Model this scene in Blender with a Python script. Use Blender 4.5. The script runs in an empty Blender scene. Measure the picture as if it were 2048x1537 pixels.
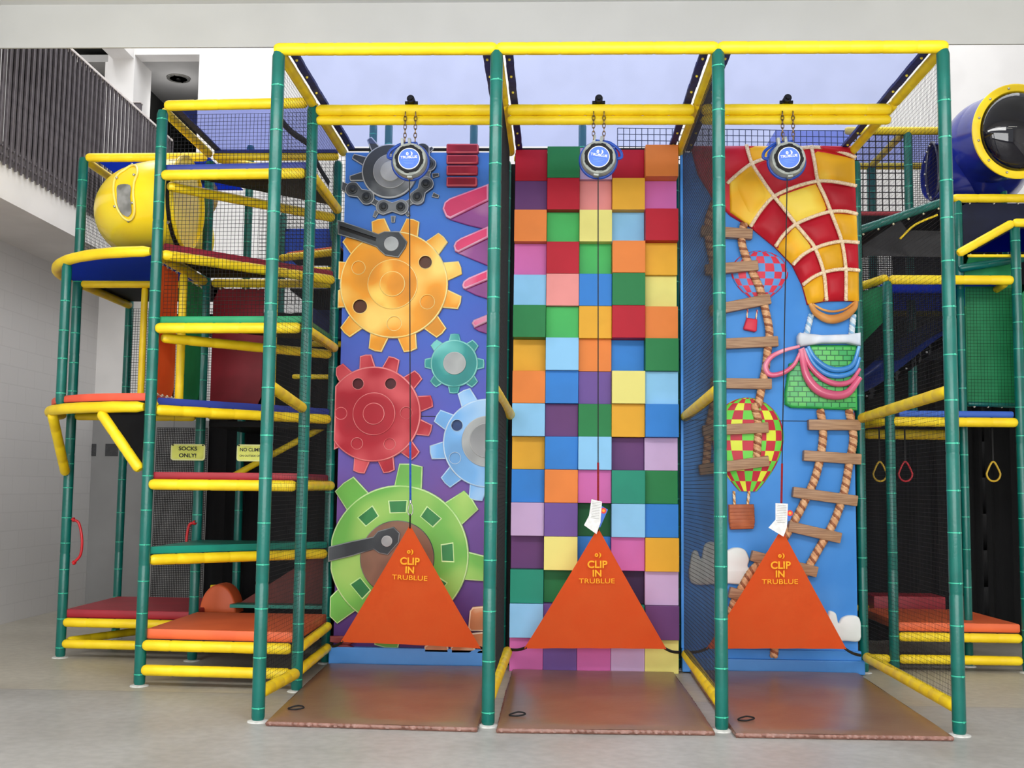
import bpy, bmesh, math, random
from mathutils import Vector, Matrix, Euler
from mathutils.geometry import tessellate_polygon
random.seed(7)
S = bpy.context.scene
C = S.collection
# ------------------------------------------------------------------ camera
CAM = Vector((1.9259, -7.4486, 1.5375)); YAW, PIT, ROL, FPX = -0.0397, 0.0915, 0.0115, 2257.59
fw = Vector((math.sin(YAW)*math.cos(PIT), math.cos(YAW)*math.cos(PIT), math.sin(PIT)))
r0 = Vector((math.cos(YAW), -math.sin(YAW), 0)); u0 = r0.cross(fw)
RT = r0*math.cos(ROL) + u0*math.sin(ROL); UP = -r0*math.sin(ROL) + u0*math.cos(ROL)
cd = bpy.data.cameras.new('camera'); cam = bpy.data.objects.new('camera', cd); C.objects.link(cam)
cd.sensor_width = 36; cd.lens = FPX/2048*36; cd.clip_end = 200
cam.matrix_world = Matrix(((RT.x, UP.x, -fw.x, CAM.x), (RT.y, UP.y, -fw.y, CAM.y), (RT.z, UP.z, -fw.z, CAM.z), (0, 0, 0, 1)))
S.camera = cam
def P(a, b, ax, v):
    """point of the real plane ax = v that the photograph shows at (a, b)"""
    i = 'XYZ'.index(ax); d = fw + RT*((a-1024)/FPX) - UP*((b-768.5)/FPX)
    return CAM + d*((v-CAM[i])/d[i])
# ------------------------------------------------------------------ world, light, exposure
S.view_settings.view_transform = 'Standard'; S.view_settings.look = 'None'
S.view_settings.gamma = 1; S.view_settings.use_curve_mapping = False; S.view_settings.exposure = 0.18
wd = bpy.data.worlds.new('world'); S.world = wd; wd.use_nodes = True
wd.node_tree.nodes['Background'].inputs[0].default_value = (0.93, 0.96, 1.0, 1)
wd.node_tree.nodes['Background'].inputs[1].default_value = 0.7
def area(name, loc, rot, sx, sy, power, col=(1, 1, 1)):
    l = bpy.data.lights.new(name, 'AREA'); l.shape = 'RECTANGLE'; l.size = sx; l.size_y = sy; l.energy = power; l.color = col
    o = bpy.data.objects.new(name, l); C.objects.link(o); o.location = loc; o.rotation_euler = rot; return o
area('ceiling_light', (1.0, -4.4, 5.4), (math.radians(38), 0, 0), 11, 1.6, 580)
area('hall_fill', (1.0, -11.0, 2.3), (math.radians(88), 0, 0), 14, 3.2, 800)  # broad unseen fill behind the camera, added to brighten the fronts
area('skylight', (1.5, 4.2, 9.3), (0, 0, 0), 13, 4.0, 520, (0.97, 0.98, 1.0))
# ------------------------------------------------------------------ materials
def lin(c):
    def f(v):
        v /= 255.0
        return v/12.92 if v <= 0.04045 else ((v+0.055)/1.055)**2.4
    return (f(c[0]), f(c[1]), f(c[2]), 1)
MC = {}
def mat(name, col, rough=0.5, col2=None, ns=3.0, nd=2.0, bump=0.0, bs=40.0, metal=0.0, spec=0.5, contrast=(0.4, 0.6), emit=0.0, stretch=None):
    if name in MC: return MC[name]
    m = bpy.data.materials.new(name); m.use_nodes = True; nt = m.node_tree; b = nt.nodes['Principled BSDF']
    b.inputs['Base Color'].default_value = lin(col); b.inputs['Roughness'].default_value = rough
    b.inputs['Metallic'].default_value = metal; b.inputs['Specular IOR Level'].default_value = spec
    tc = nt.nodes.new('ShaderNodeTexCoord')
    src = tc.outputs['Object']
    if stretch:
        mp = nt.nodes.new('ShaderNodeMapping'); mp.inputs['Scale'].default_value = stretch; nt.links.new(src, mp.inputs['Vector']); src = mp.outputs['Vector']
    if col2 is not None:
        n = nt.nodes.new('ShaderNodeTexNoise'); n.inputs['Scale'].default_value = ns; n.inputs['Detail'].default_value = nd
        cr = nt.nodes.new('ShaderNodeValToRGB'); cr.color_ramp.elements[0].position = contrast[0]; cr.color_ramp.elements[1].position = contrast[1]
        cr.color_ramp.elements[0].color = lin(col); cr.color_ramp.elements[1].color = lin(col2)
        nt.links.new(src, n.inputs['Vector']); nt.links.new(n.outputs['Fac'], cr.inputs['Fac']); nt.links.new(cr.outputs['Color'], b.inputs['Base Color'])
    if bump:
        n2 = nt.nodes.new('ShaderNodeTexNoise'); n2.inputs['Scale'].default_value = bs; n2.inputs['Detail'].default_value = 3
        bp = nt.nodes.new('ShaderNodeBump'); bp.inputs['Strength'].default_value = bump; bp.inputs['Distance'].default_value = 0.01
        nt.links.new(src, n2.inputs['Vector']); nt.links.new(n2.outputs['Fac'], bp.inputs['Height']); nt.links.new(bp.outputs['Normal'], b.inputs['Normal'])
    if emit:
        b.inputs['Emission Color'].default_value = lin(col); b.inputs['Emission Strength'].default_value = emit
    MC[name] = m; return m
def net_mat(name, pitch, width, col=(12, 12, 14)):
    """knotted net: square string grid in the net's own metres, the holes are open"""
    m = bpy.data.materials.new(name); m.use_nodes = True; nt = m.node_tree
    for n in list(nt.nodes): nt.nodes.remove(n)
    N, L = nt.nodes.new, nt.links.new
    out = N('ShaderNodeOutputMaterial'); mix = N('ShaderNodeMixShader'); tr = N('ShaderNodeBsdfTransparent'); df = N('ShaderNodeBsdfDiffuse')
    df.inputs['Color'].default_value = lin(col)
    uv = N('ShaderNodeUVMap'); sp = N('ShaderNodeSeparateXYZ'); L(uv.outputs['UV'], sp.inputs[0])
    res = []
    for k in ('X', 'Y'):
        d = N('ShaderNodeMath'); d.operation = 'DIVIDE'; L(sp.outputs[k], d.inputs[0]); d.inputs[1].default_value = pitch
        f = N('ShaderNodeMath'); f.operation = 'FRACT'; L(d.outputs[0], f.inputs[0])
        l = N('ShaderNodeMath'); l.operation = 'LESS_THAN'; L(f.outputs[0], l.inputs[0]); l.inputs[1].default_value = width/pitch
        res.append(l)
    mx = N('ShaderNodeMath'); mx.operation = 'MAXIMUM'; L(res[0].outputs[0], mx.inputs[0]); L(res[1].outputs[0], mx.inputs[1])
    L(mx.outputs[0], mix.inputs[0]); L(tr.outputs[0], mix.inputs[1]); L(df.outputs[0], mix.inputs[2]); L(mix.outputs[0], out.inputs[0])
    MC[name] = m; return m
def sheer_mat(name, tint, cloth, fac):
    m = bpy.data.materials.new(name); m.use_nodes = True; nt = m.node_tree
    for n in list(nt.nodes): nt.nodes.remove(n)
    N, L = nt.nodes.new, nt.links.new
    out = N('ShaderNodeOutputMaterial'); mix = N('ShaderNodeMixShader'); tr = N('ShaderNodeBsdfTransparent'); df = N('ShaderNodeBsdfDiffuse'); tl = N('ShaderNodeBsdfTranslucent'); m2 = N('ShaderNodeMixShader')
    tr.inputs['Color'].default_value = lin(tint); df.inputs['Color'].default_value = lin(cloth); tl.inputs['Color'].default_value = lin(cloth)
    m2.inputs[0].default_value = 0.6; L(df.outputs[0], m2.inputs[1]); L(tl.outputs[0], m2.inputs[2])
    mix.inputs[0].default_value = fac; L(tr.outputs[0], mix.inputs[1]); L(m2.outputs[0], mix.inputs[2]); L(mix.outputs[0], out.inputs[0])
    MC[name] = m; return m
GREEN = mat('green_vinyl', (10, 102, 92), 0.28, (8, 94, 84), 6, bump=0.12, bs=60)
TIE = mat('mint_tie', (56, 178, 146), 0.4, (48, 166, 136), 30)
YEL = mat('yellow_vinyl', (250, 218, 28), 0.45, (240, 204, 20), 5, bump=0.25, bs=25)
YEL2 = mat('yellow_tie', (255, 232, 90), 0.4, (240, 215, 60), 20)
CONC = mat('caulk', (205, 205, 200), 0.7, (190, 190, 186), 30)
WHITE = mat('white_wall', (236, 233, 230), 0.8, (230, 227, 224), 2, bump=0.05, bs=80)
GREYW = mat('header_paint', (186, 186, 182), 0.85, (182, 182, 178), 1.5)
DARKR = mat('dark_recess', (72, 72, 70), 0.8, (64, 64, 62), 2)
BROWN = mat('brown_vinyl', (124, 92, 74), 0.3, (132, 100, 80), 2.5, bump=0.25, bs=9)
BROWNE = mat('brown_vinyl_edge', (136, 96, 84), 0.35, (120, 82, 70), 18, bump=0.5, bs=30)
REDM = mat('dark_red_mat', (158, 26, 42), 0.5, (148, 22, 38), 3, bump=0.1)
ORM = mat('orange_mat', (228, 104, 54), 0.5, (220, 96, 50), 3, bump=0.1)
TEALM = mat('teal_mat', (16, 140, 120), 0.4, (12, 124, 108), 3, bump=0.1)
BLUM = mat('navy_mat', (38, 58, 148), 0.5, (32, 50, 134), 3, bump=0.1)
BLUF = 'blue_fabric'
GRNM = mat('green_mat', (22, 150, 96), 0.5, (18, 136, 86), 3, bump=0.1)
BLK = mat('black_vinyl', (24, 24, 26), 0.6, (18, 18, 20), 4, spec=.2)
BLK2 = mat('black_webbing', (20, 20, 22), 0.7, (12, 12, 14), 60, bump=0.3, bs=300)
SCRIM = mat('black_scrim', (26, 26, 28), 0.85, (20, 20, 22), 6, stretch=(1, 1, 0.1), bump=0.2)
NAVY = mat('navy_hem', (24, 40, 112), 0.6, (18, 32, 96), 20, bump=0.3, bs=60)
ORV = mat('orange_panel', (244, 112, 48), 0.5, (236, 104, 42), 5)
GRV = mat('green_panel', (48, 172, 110), 0.5, (40, 160, 100), 5)
RDV = mat('red_panel', (160, 26, 44), 0.5, (148, 22, 38), 5)
BLV = mat('blue_panel', (40, 62, 140), 0.5, (34, 54, 128), 5)
METAL = mat('steel', (190, 188, 182), 0.3, (170, 168, 162), 20, metal=0.8)
DKMET = mat('dark_metal', (60, 58, 60), 0.4, (48, 46, 48), 20, metal=0.6)
GATE = mat('orange_fabric', (255, 114, 58), 0.8, (255, 110, 55), 3, bump=0.08, bs=200, spec=.1)
GOLDINK = mat('gold_ink', (255, 176, 20), 0.6, (250, 168, 16), 30)
CAN = sheer_mat('canopy_mesh', (204, 214, 250), (130, 154, 230), 0.12)
BLUF = sheer_mat('blue_fabric', (80, 120, 220), (64, 104, 206), 0.92)
CANN = sheer_mat('navy_mesh', (160, 170, 226), (80, 98, 190), 0.16)
# ------------------------------------------------------------------ mesh helpers
def finish(name, bm, mats, parent=None, smooth=None, origin=None):
    me = bpy.data.meshes.new(name)
    bmesh.ops.recalc_face_normals(bm, faces=bm.faces)
    if parent is not None:
        off = world_loc(parent)
    elif origin is not None: off = Vector(origin)
    else:
        xs = [v.co for v in bm.verts]
        off = Vector(((min(v.x for v in xs)+max(v.x for v in xs))/2, (min(v.y for v in xs)+max(v.y for v in xs))/2, min(v.z for v in xs)))
    for v in bm.verts: v.co -= off
    bm.to_mesh(me); bm.free()
    if not isinstance(mats, (list, tuple)): mats = [mats]
    for m in mats: me.materials.append(m)
    if smooth is not None:
        for p in me.polygons: p.use_smooth = True
        me.set_sharp_from_angle(angle=math.radians(smooth))
    o = bpy.data.objects.new(name, me); C.objects.link(o)
    if parent is not None: o.parent = parent
    else: o.location = off
    return o
def world_loc(o):
    v = Vector(o.location)
    while o.parent: o = o.parent; v += Vector(o.location)
    return v
def tag(o, label, cat, group=None, kind=None):
    if label: o['label'] = label
    if cat: o['category'] = cat
    if group: o['group'] = group
    if kind: o['kind'] = kind
    return o
def thing(name, label, cat, loc, group=None):
    o = bpy.data.objects.new(name, None); C.objects.link(o); o.location = loc; o.empty_display_size = 0.1
    return tag(o, label, cat, group)
def struct(o): o['kind'] = 'structure'; return o
def BM(): return bmesh.new()
def box(bm, lo, hi, bev=0.0, mi=0, M=None):
    r = bmesh.ops.create_cube(bm, size=1); vs = r['verts']
    for v in vs:
        v.co = Vector((lo[i]+(hi[i]-lo[i])*(v.co[i]+0.5) for i in range(3)))
    fs = set(f for v in vs for f in v.link_faces)
    if bev:
        es = list(set(e for v in vs for e in v.link_edges))
        rr = bmesh.ops.bevel(bm, geom=es, offset=bev, segments=2, affect='EDGES', profile=0.6)
        fs = set(rr['faces']) | set(f for f in fs if f.is_valid)
        vs = list(set(v for f in fs for v in f.verts))
        fs = set(f for v in vs for f in v.link_faces)
    for f in fs: f.material_index = mi
    if M is not None:
        for v in set(v for f in fs for v in f.verts): v.co = M @ v.co
    return vs
def tube(bm, pts, rad, seg=12, closed=False, mi=0, caps=True, flat=None):
    pts = [Vector(p) for p in pts]; n = len(pts)
    R = rad if isinstance(rad, (list, tuple)) else [rad]*n
    T = []
    for i in range(n):
        a = pts[(i-1) % n] if (closed or i > 0) else pts[i]
        b = pts[(i+1) % n] if (closed or i < n-1) else pts[i]
        t = (b-a)
        T.append(t.normalized() if t.length > 1e-9 else Vector((0, 0, 1)))
    up = Vector((0, 0, 1)) if abs(T[0].z) < 0.9 else Vector((0, -1, 0))
    nrm = (up - T[0]*up.dot(T[0])).normalized(); rings = []
    for i in range(n):
        nrm = (nrm - T[i]*nrm.dot(T[i]))
        nrm = nrm.normalized() if nrm.length > 1e-6 else T[i].orthogonal().normalized()
        bn = T[i].cross(nrm); ring = []
        for k in range(seg):
            a = 2*math.pi*k/seg
            fx = flat if flat else 1.0
            ring.append(bm.verts.new(pts[i] + nrm*(math.cos(a)*R[i]) + bn*(math.sin(a)*R[i]*fx)))
        rings.append(ring)
    m = n if closed else n-1
    for i in range(m):
        A, B = rings[i], rings[(i+1) % n]
        for k in range(seg):
            f = bm.faces.new((A[k], A[(k+1) % seg], B[(k+1) % seg], B[k])); f.material_index = mi
    if caps and not closed:
        for r in (rings[0], rings[-1]):
            f = bm.faces.new(r); f.material_index = mi
    return rings
def smoothpts(pts, n=6, closed=False):
    pts = [Vector(p) for p in pts]; out = []; N = len(pts)
    for i in range(N if closed else N-1):
        p1, p2 = pts[i], pts[(i+1) % N]
        p0 = pts[(i-1) % N] if (closed or i > 0) else p1*2-p2
        p3 = pts[(i+2) % N] if (closed or i < N-2) else p2*2-p1
        for k in range(n):
            t = k/n
            out.append(0.5*((2*p1)+(p2-p0)*t+(2*p0-5*p1+4*p2-p3)*t*t+(3*p1-p0-3*p2+p3)*t*t*t))
    if not closed: out.append(pts[-1])
    return out
def sleeve_path(p0, p1, r, r_end=0.6, pinch=0.3):
    """foam sleeve on a pipe: rounded ends, a shallow pinch at every seam"""
    p0, p1 = Vector(p0), Vector(p1); L = (p1-p0).length; d = (p1-p0)/L
    S_ = [(0, r*r_end), (r*0.25, r*0.85), (r*0.7, r)]
    n = max(1, round(L/pinch))
    for k in range(1, n):
        s = L*k/n + random.uniform(-.02, .02)
        S_ += [(s-0.014, r*1.0), (s-.005, r*0.955), (s+.005, r*0.955), (s+0.014, r*1.0)]
        S_ += [(s+L/n*0.5, r*(1+random.uniform(-.02, .025)))]
    S_ += [(L-r*0.7, r), (L-r*0.25, r*0.85), (L, r*r_end)]
    S_ = sorted(s for s in S_ if 0 <= s[0] <= L)
    return [p0+d*s for s, _ in S_], [q for _, q in S_]
def ring_tie(bm, c, d, r, w=0.007, mi=0):
    c, d = Vector(c), Vector(d).normalized()
    tube(bm, [c-d*w*.5, c-d*w*.5, c+d*w*.5, c+d*w*.5], [r*0.9, r, r, r*0.9], 16, mi=mi, caps=False)
RP, RB = 0.043, 0.041
def post(x, y, z0, z1, label, r=RP, group=None, mats=None, flange=True, gap=0.27, m=None, tie=None):
    e = thing('padded_post', label, 'post', (x, y, z0), group)
    bm = BM(); pts, rs = sleeve_path((x, y, z0), (x, y, z1), r, 0.8, 0.9); tube(bm, pts, rs, 20)
    finish('foam_sleeve', bm, m or GREEN, e, 40)
    z = z0+0.09
    k = 0; rr = random.Random(int(x*97+y*31+z0*7))
    while z < z1-0.05:
        bm = BM(); ring_tie(bm, (x, y, z), (0, 0, 1), r*1.03, 0.0075)
        box(bm, (x-0.004+r*.3, y-r*1.12, z-0.006), (x+0.006+r*.3, y-r*.9, z+0.006))
        finish('cable_tie', bm, tie or TIE, e, 40)
        z += gap*(0.86+0.3*rr.random()); k += 1
    if flange and z0 < 0.05:
        bm = BM(); tube(bm, [(x, y, 0.0), (x, y, 0.006), (x, y, 0.012)], [r*1.65, r*1.6, r*1.1], 20)
        finish('base_flange', bm, CONC, e, 40)
    return e
def beam(p0, p1, label, r=RB, group=None, m=None, name='padded_beam', rope=False, inset=True):
    p0, p1 = Vector(p0), Vector(p1); d = (p1-p0).normalized()
    bm = BM(); pts, rs = sleeve_path(p0, p1, r, 0.62, 0.22); tube(bm, pts, rs, 18)
    o = finish(name, bm, m or YEL, None, 40); return tag(o, label, 'beam', group)
def poly_slab(bm, pts, z0, z1, bev=0.012):
    """horizontal cushion with the outline pts"""
    n = len(pts); cx = sum(p[0] for p in pts)/n; cy = sum(p[1] for p in pts)/n
    def ring(z, ins):
        out = []
        for x, y in pts:
            d = Vector((cx-x, cy-y)); d = d.normalized()*ins if d.length else d
            out.append(bm.verts.new((x+d.x, y+d.y, z)))
        return out
    rs = [ring(z0, bev), ring(z0+bev, 0), ring(z1-bev, 0), ring(z1, bev)]
    for a, b in zip(rs, rs[1:]):
        for i in range(n): bm.faces.new((a[i], a[(i+1) % n], b[(i+1) % n], b[i]))
    bm.faces.new(rs[0]); bm.faces.new(rs[-1])
def platform(pts, z, m, label, cat='mat', th=0.055, under=True, name='platform_mat'):
    bm = BM(); poly_slab(bm, pts, z, z+th)
    if not under:
        return tag(finish(name, bm, m, None, 50), label, cat)
    n = len(pts)
    e = thing(name, label, cat, (sum(p[0] for p in pts)/n, sum(p[1] for p in pts)/n, z-0.012))
    finish('cushion', bm, m, e, 50)
    bm = BM(); poly_slab(bm, pts, z-0.012, z, 0.002); finish('underside_board', bm, BLK, e, 50)
    return e
def sheet(name, corners, m, label, cat, nu=14, nv=14, sag=0.0, wave=0.0, parent=None, th=0.0):
    """four-cornered cloth or net (bottom-left, bottom-right, top-right, top-left) with UVs in metres"""
    a, b, c, d = [Vector(p) for p in corners]
    W = ((b-a).length+(c-d).length)/2; H = ((d-a).length+(c-b).length)/2
    nn = (b-a).cross(d-a).normalized(); bm = BM(); uvl = bm.loops.layers.uv.new('UVMap'); vs = []
    for j in range(nv+1):
        row = []
        for i in range(nu+1):
            u, v = i/nu, j/nv
            p = a.lerp(b, u).lerp(d.lerp(c, u), v)
            p = p + nn*(sag*math.sin(math.pi*u)*math.sin(math.pi*v) + wave*math.sin(u*17+v*3)*math.sin(v*9+u*5)*min(1, 6*u, 6*(1-u)))
            row.append((bm.verts.new(p), (u*W, v*H)))
        vs.append(row)
    for j in range(nv):
        for i in range(nu):
            q = [vs[j][i], vs[j][i+1], vs[j+1][i+1], vs[j+1][i]]
            f = bm.faces.new([t[0] for t in q])
            for l, t in zip(f.loops, q): l[uvl].uv = t[1]
    if th:
        bmesh.ops.solidify(bm, geom=bm.faces[:], thickness=th)
    o = finish(name, bm, m, parent, 60)
    if parent is None: tag(o, label, cat)
    elif label: o['label'] = label
    return o
FONT = None
def text(s, size, M, m, parent, name='lettering', label=None, ext=0.0008, align='CENTER', bold=0.0, sx=1.0):
    cu = bpy.data.curves.new('lettering', 'FONT'); cu.body = s; cu.size = size; cu.align_x = align; cu.align_y = 'CENTER'
    cu.extrude = ext; cu.offset = bold
    t = bpy.data.objects.new('lettering', cu); C.objects.link(t)
    dg = bpy.context.evaluated_depsgraph_get(); me = bpy.data.meshes.new_from_object(t.evaluated_get(dg))
    bpy.data.objects.remove(t); bm = BM(); bm.from_mesh(me); bpy.data.meshes.remove(me)
    for v in bm.verts: v.co = M @ Vector((v.co.x*sx, v.co.y, v.co.z))
    o = finish(name, bm, m, parent)
    if label: o['label'] = label
    return o
def frame(o, ex, ey):
    """matrix taking local x,y,z to the directions ex, ey, ex x ey at o"""
    ex = Vector(ex).normalized(); ey = Vector(ey); ey = (ey-ex*ey.dot(ex)).normalized(); ez = ex.cross(ey)
    return Matrix(((ex.x, ey.x, ez.x, o[0]), (ex.y, ey.y, ez.y, o[1]), (ex.z, ey.z, ez.z, o[2]), (0, 0, 0, 1)))
# ------------------------------------------------------------------ the room
YB = 6.9
def room():
    m = bpy.data.materials.new('concrete_floor'); m.use_nodes = True; nt = m.node_tree; b = nt.nodes['Principled BSDF']; N, L = nt.nodes.new, nt.links.new
    tc = N('ShaderNodeTexCoord'); sp = N('ShaderNodeSeparateXYZ'); L(tc.outputs['Object'], sp.inputs[0])
    n1 = N('ShaderNodeTexNoise'); n1.inputs['Scale'].default_value = 1.1; n1.inputs['Detail'].default_value = 6; L(tc.outputs['Object'], n1.inputs['Vector'])
    n2 = N('ShaderNodeTexNoise'); n2.inputs['Scale'].default_value = 14; n2.inputs['Detail'].default_value = 5; L(tc.outputs['Object'], n2.inputs['Vector'])
    def ramp(a, b_, src, p=(.35, .65)):
        r = N('ShaderNodeValToRGB'); r.color_ramp.elements[0].position = p[0]; r.color_ramp.elements[1].position = p[1]
        r.color_ramp.elements[0].color = lin(a); r.color_ramp.elements[1].color = lin(b_); L(src, r.inputs['Fac']); return r
    ra = ramp((160, 157, 152), (174, 172, 168), n1.outputs['Fac']); rb = ramp((172, 165, 150), (188, 182, 168), n1.outputs['Fac'])
    st = N('ShaderNodeMath'); st.operation = 'GREATER_THAN'; L(sp.outputs['Y'], st.inputs[0]); st.inputs[1].default_value = 0.98
    mx = N('ShaderNodeMix'); mx.data_type = 'RGBA'; L(st.outputs[0], mx.inputs['Factor']); L(ra.outputs[0], mx.inputs['A']); L(rb.outputs[0], mx.inputs['B'])
    m2 = N('ShaderNodeMix'); m2.data_type = 'RGBA'; m2.blend_type = 'MULTIPLY'; m2.inputs['Factor'].default_value = 1
    rc = ramp((238, 238, 238), (255, 255, 255), n2.outputs['Fac']); L(mx.outputs['Result'], m2.inputs['A']); L(rc.outputs[0], m2.inputs['B'])
    ab = N('ShaderNodeMath'); ab.operation = 'COMPARE'; L(sp.outputs['Y'], ab.inputs[0]); ab.inputs[1].default_value = 0.98; ab.inputs[2].default_value = 0.006
    m3 = N('ShaderNodeMix'); m3.data_type = 'RGBA'; L(ab.outputs[0], m3.inputs['Factor']); L(m2.outputs['Result'], m3.inputs['A']); m3.inputs['B'].default_value = lin((140, 134, 126))
    L(m3.outputs['Result'], b.inputs['Base Color'])
    rr = N('ShaderNodeMapRange'); L(n1.outputs['Fac'], rr.inputs[0]); rr.inputs['To Min'].default_value = 0.3; rr.inputs['To Max'].default_value = 0.5; L(rr.outputs[0], b.inputs['Roughness'])
    bm = BM(); box(bm, (-7, -13, -0.1), (11, 9, 0)); o = finish('floor', bm, m, origin=(0, 0, 0)); struct(o)
    # left wall below the balcony, painted block
    wl = bpy.data.materials.new('painted_block'); wl.use_nodes = True; nt = wl.node_tree; b = nt.nodes['Principled BSDF']; N, L = nt.nodes.new, nt.links.new
    tc = N('ShaderNodeTexCoord'); mp = N('ShaderNodeMapping'); mp.inputs['Rotation'].default_value = (math.pi/2, 0, math.pi/2); L(tc.outputs['Object'], mp.inputs['Vector'])
    br = N('ShaderNodeTexBrick'); br.inputs['Scale'].default_value = 1; br.inputs['Mortar Size'].default_value = 0.006; br.inputs['Brick Width'].default_value = 0.4; br.inputs['Row Height'].default_value = 0.2
    sx = N('ShaderNodeSeparateXYZ'); L(tc.outputs['Object'], sx.inputs[0]); cx = N('ShaderNodeCombineXYZ'); L(sx.outputs['Y'], cx.inputs['X']); L(sx.outputs['Z'], cx.inputs['Y']); L(cx.outputs[0], br.inputs['Vector'])
    br.inputs['Color1'].default_value = lin((208, 205, 203)); br.inputs['Color2'].default_value = lin((206, 203, 201)); br.inputs['Mortar'].default_value = lin((200, 197, 195)); L(br.outputs['Color'], b.inputs['Base Color'])
    bp = N('ShaderNodeBump'); bp.inputs['Strength'].default_value = 0.25; bp.inputs['Distance'].default_value = 0.004; bp.invert = True; L(br.outputs['Fac'], bp.inputs['Height']); L(bp.outputs[0], b.inputs['Normal']); b.inputs['Roughness'].default_value = 0.55
    bm = BM(); box(bm, (-4.25, -13, 0), (-4.05, YB, 4.12)); struct(finish('wall_left', bm, wl, origin=(-4.05, 0, 0)))
    bm = BM(); box(bm, (-7, -3, 4.12), (-3.16, YB, 4.62)); struct(finish('trim_1', bm, mat('fascia', (232, 228, 224), 0.7, (226, 222, 218), 2)))
    bm = BM(); box(bm, (-7.2, -3, 4.62), (-7, YB+2, 9.5)); struct(finish('wall_upper_left', bm, WHITE))
    # back wall with two deep openings up on the balcony
    xa, xb = P(130, 100, 'Y', YB).x-0.9, P(217, 100, 'Y', YB).x
    xc, xd = P(270, 108, 'Y', YB).x, P(399, 110, 'Y', YB).x
    zt1 = P(215, 88, 'Y', YB).z + 0.3; zt2 = P(399, 109, 'Y', YB).z; zb = 4.62
    bm = BM()
    box(bm, (-7, YB, 0), (11, YB+.25, zb)); box(bm, (-7, YB, zb), (xa, YB+.25, 9.5)); box(bm, (xb, YB, zb), (xc, YB+.25, 9.5))
    box(bm, (xd, YB, zb), (11, YB+.25, 9.5)); box(bm, (xa, YB, zt1), (xb, YB+.25, 9.5)); box(bm, (xc, YB, zt2), (xd, YB+.25, 9.5))
    box(bm, (xc-.5, YB+.25, zb), (xc, YB+.62, zt2))
    struct(finish('wall_back', bm, WHITE))
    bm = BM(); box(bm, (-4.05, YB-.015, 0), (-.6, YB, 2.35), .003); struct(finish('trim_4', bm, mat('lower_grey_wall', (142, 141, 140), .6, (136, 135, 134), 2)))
    bm = BM()
    for (x0, x1, zt) in ((xa, xb, zt1), (xc, xd, zt2)):
        box(bm, (x0-.9, YB+3.9, zb), (x1+1.5, YB+4.0, zt)); box(bm, (x0-.9, YB+.25, zb-.1), (x1+1.5, YB+4, zb)); box(bm, (x1+1.45, YB+.25, zb), (x1+1.55, YB+4, zt))
        box(bm, (x0-.90, YB+.62, zb), (x0-.8, YB+4, zt))
    box(bm, (xa-.9, YB+.25, zt1-.25), (xb, YB+4, zt1-.15)); box(bm, (xb+.02, YB+.25, zb), (xb+.08, YB+4, zt1))
    struct(finish('wall_recess', bm, mat('recess_shade_grey', (52, 52, 50), 0.8, (46, 46, 46), 2)))  # dimness inside the openings is put into this dark wall colour
    bm = BM()
    box(bm, (xc-.9, YB+.25, zt2), (xd+1.5, YB+4, zt2+.1))
    struct(finish('ceiling_recess', bm, mat('recess_ceiling', (176, 174, 172), 0.8, (170, 168, 166), 2)))
    # soffit box and column head above the balcony
    bm = BM(); a = P(225, 93, 'Y', YB-.6); c = P(262, 108, 'Y', YB)
    box(bm, (xb+.06, YB-.5, P(250, 100, 'Y', YB-.3).z), (xb+.35, YB, 9.5)); struct(finish('trim_2', bm, WHITE))
    # lower ceiling with the deep header at its edge
    z0 = P(1000, 92, 'Y', 1.5).z
    zc = P(0, 10, 'Y', 1.5).z
    bm = BM(); box(bm, (-7, 1.5, z0), (11, 1.52, 9.5)); struct(finish('trim_3', bm, GREYW))
    bm = BM(); box(bm, (-7, -13, zc+.0), (11, 1.5, zc+.15)); struct(finish('ceiling', bm, mat('ceiling_paint', (226, 226, 222), 0.8, (222, 222, 218), 1)))
    bm = BM(); box(bm, (10.8, -13, 0), (11, YB, 9.5)); struct(finish('wall_right', bm, WHITE))
    # recessed downlight in the right opening
    c = P(357, 157, 'Y', YB+.9); c = Vector((c.x, YB+.9, zt2))
    c = P(357, 157, 'Z', zt2-.01)
    e = thing('downlight', 'round recessed downlight in the grey ceiling of the opening above the balcony', 'light', (c.x, c.y, zt2))
    bm = BM(); tube(bm, [(c.x, c.y, zt2), (c.x, c.y, zt2-.02), (c.x, c.y, zt2-.02), (c.x, c.y, zt2)], [.16, .16, .12, .11], 20, caps=False); finish('trim_ring', bm, METAL, e, 40)
    bm = BM(); tube(bm, [(c.x, c.y, zt2-.001), (c.x, c.y, zt2-.006)], [.11, .11], 20); tube(bm, [(c.x, c.y, zt2-.006), (c.x, c.y, zt2-.03)], [.04, .03], 12); finish('reflector', bm, mat('reflector', (40, 40, 40), .2, (60, 60, 60), 10, metal=.8), e, 40)
    pl_ = bpy.data.lights.new('downlight_bulb', 'POINT'); pl_.energy = 7; pl_.shadow_soft_size = .08; po = bpy.data.objects.new('downlight_bulb', pl_); C.objects.link(po); po.location = (c.x, c.y, zt2-.5)
    # two dark vent plates on the back wall
    for i, (x0, x1) in enumerate(((165, 193), (212, 237))):
        a, b_ = P(x0, 888, 'Y', YB), P(x1, 913, 'Y', YB); bm = BM(); box(bm, (a.x, YB-.02, b_.z), (b_.x, YB, a.z), .004)
        for k in range(4):
            zz = b_.z + (a.z-b_.z)*(k+.5)/4; box(bm, (a.x+.02, YB-.024, zz-.004), (b_.x-.02, YB-.02, zz+.004))
        tag(finish('wall_plate', bm, mat('plate', (62, 62, 64), .5, (54, 54, 56), 20)), ('left' if i == 0 else 'right')+' one of two small dark square plates on the grey wall behind the annex', 'plate', 'dark plates on the back wall')
room()
TUBE = mat('lamp_tube', (255, 255, 250), .4, emit=6.0)
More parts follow.
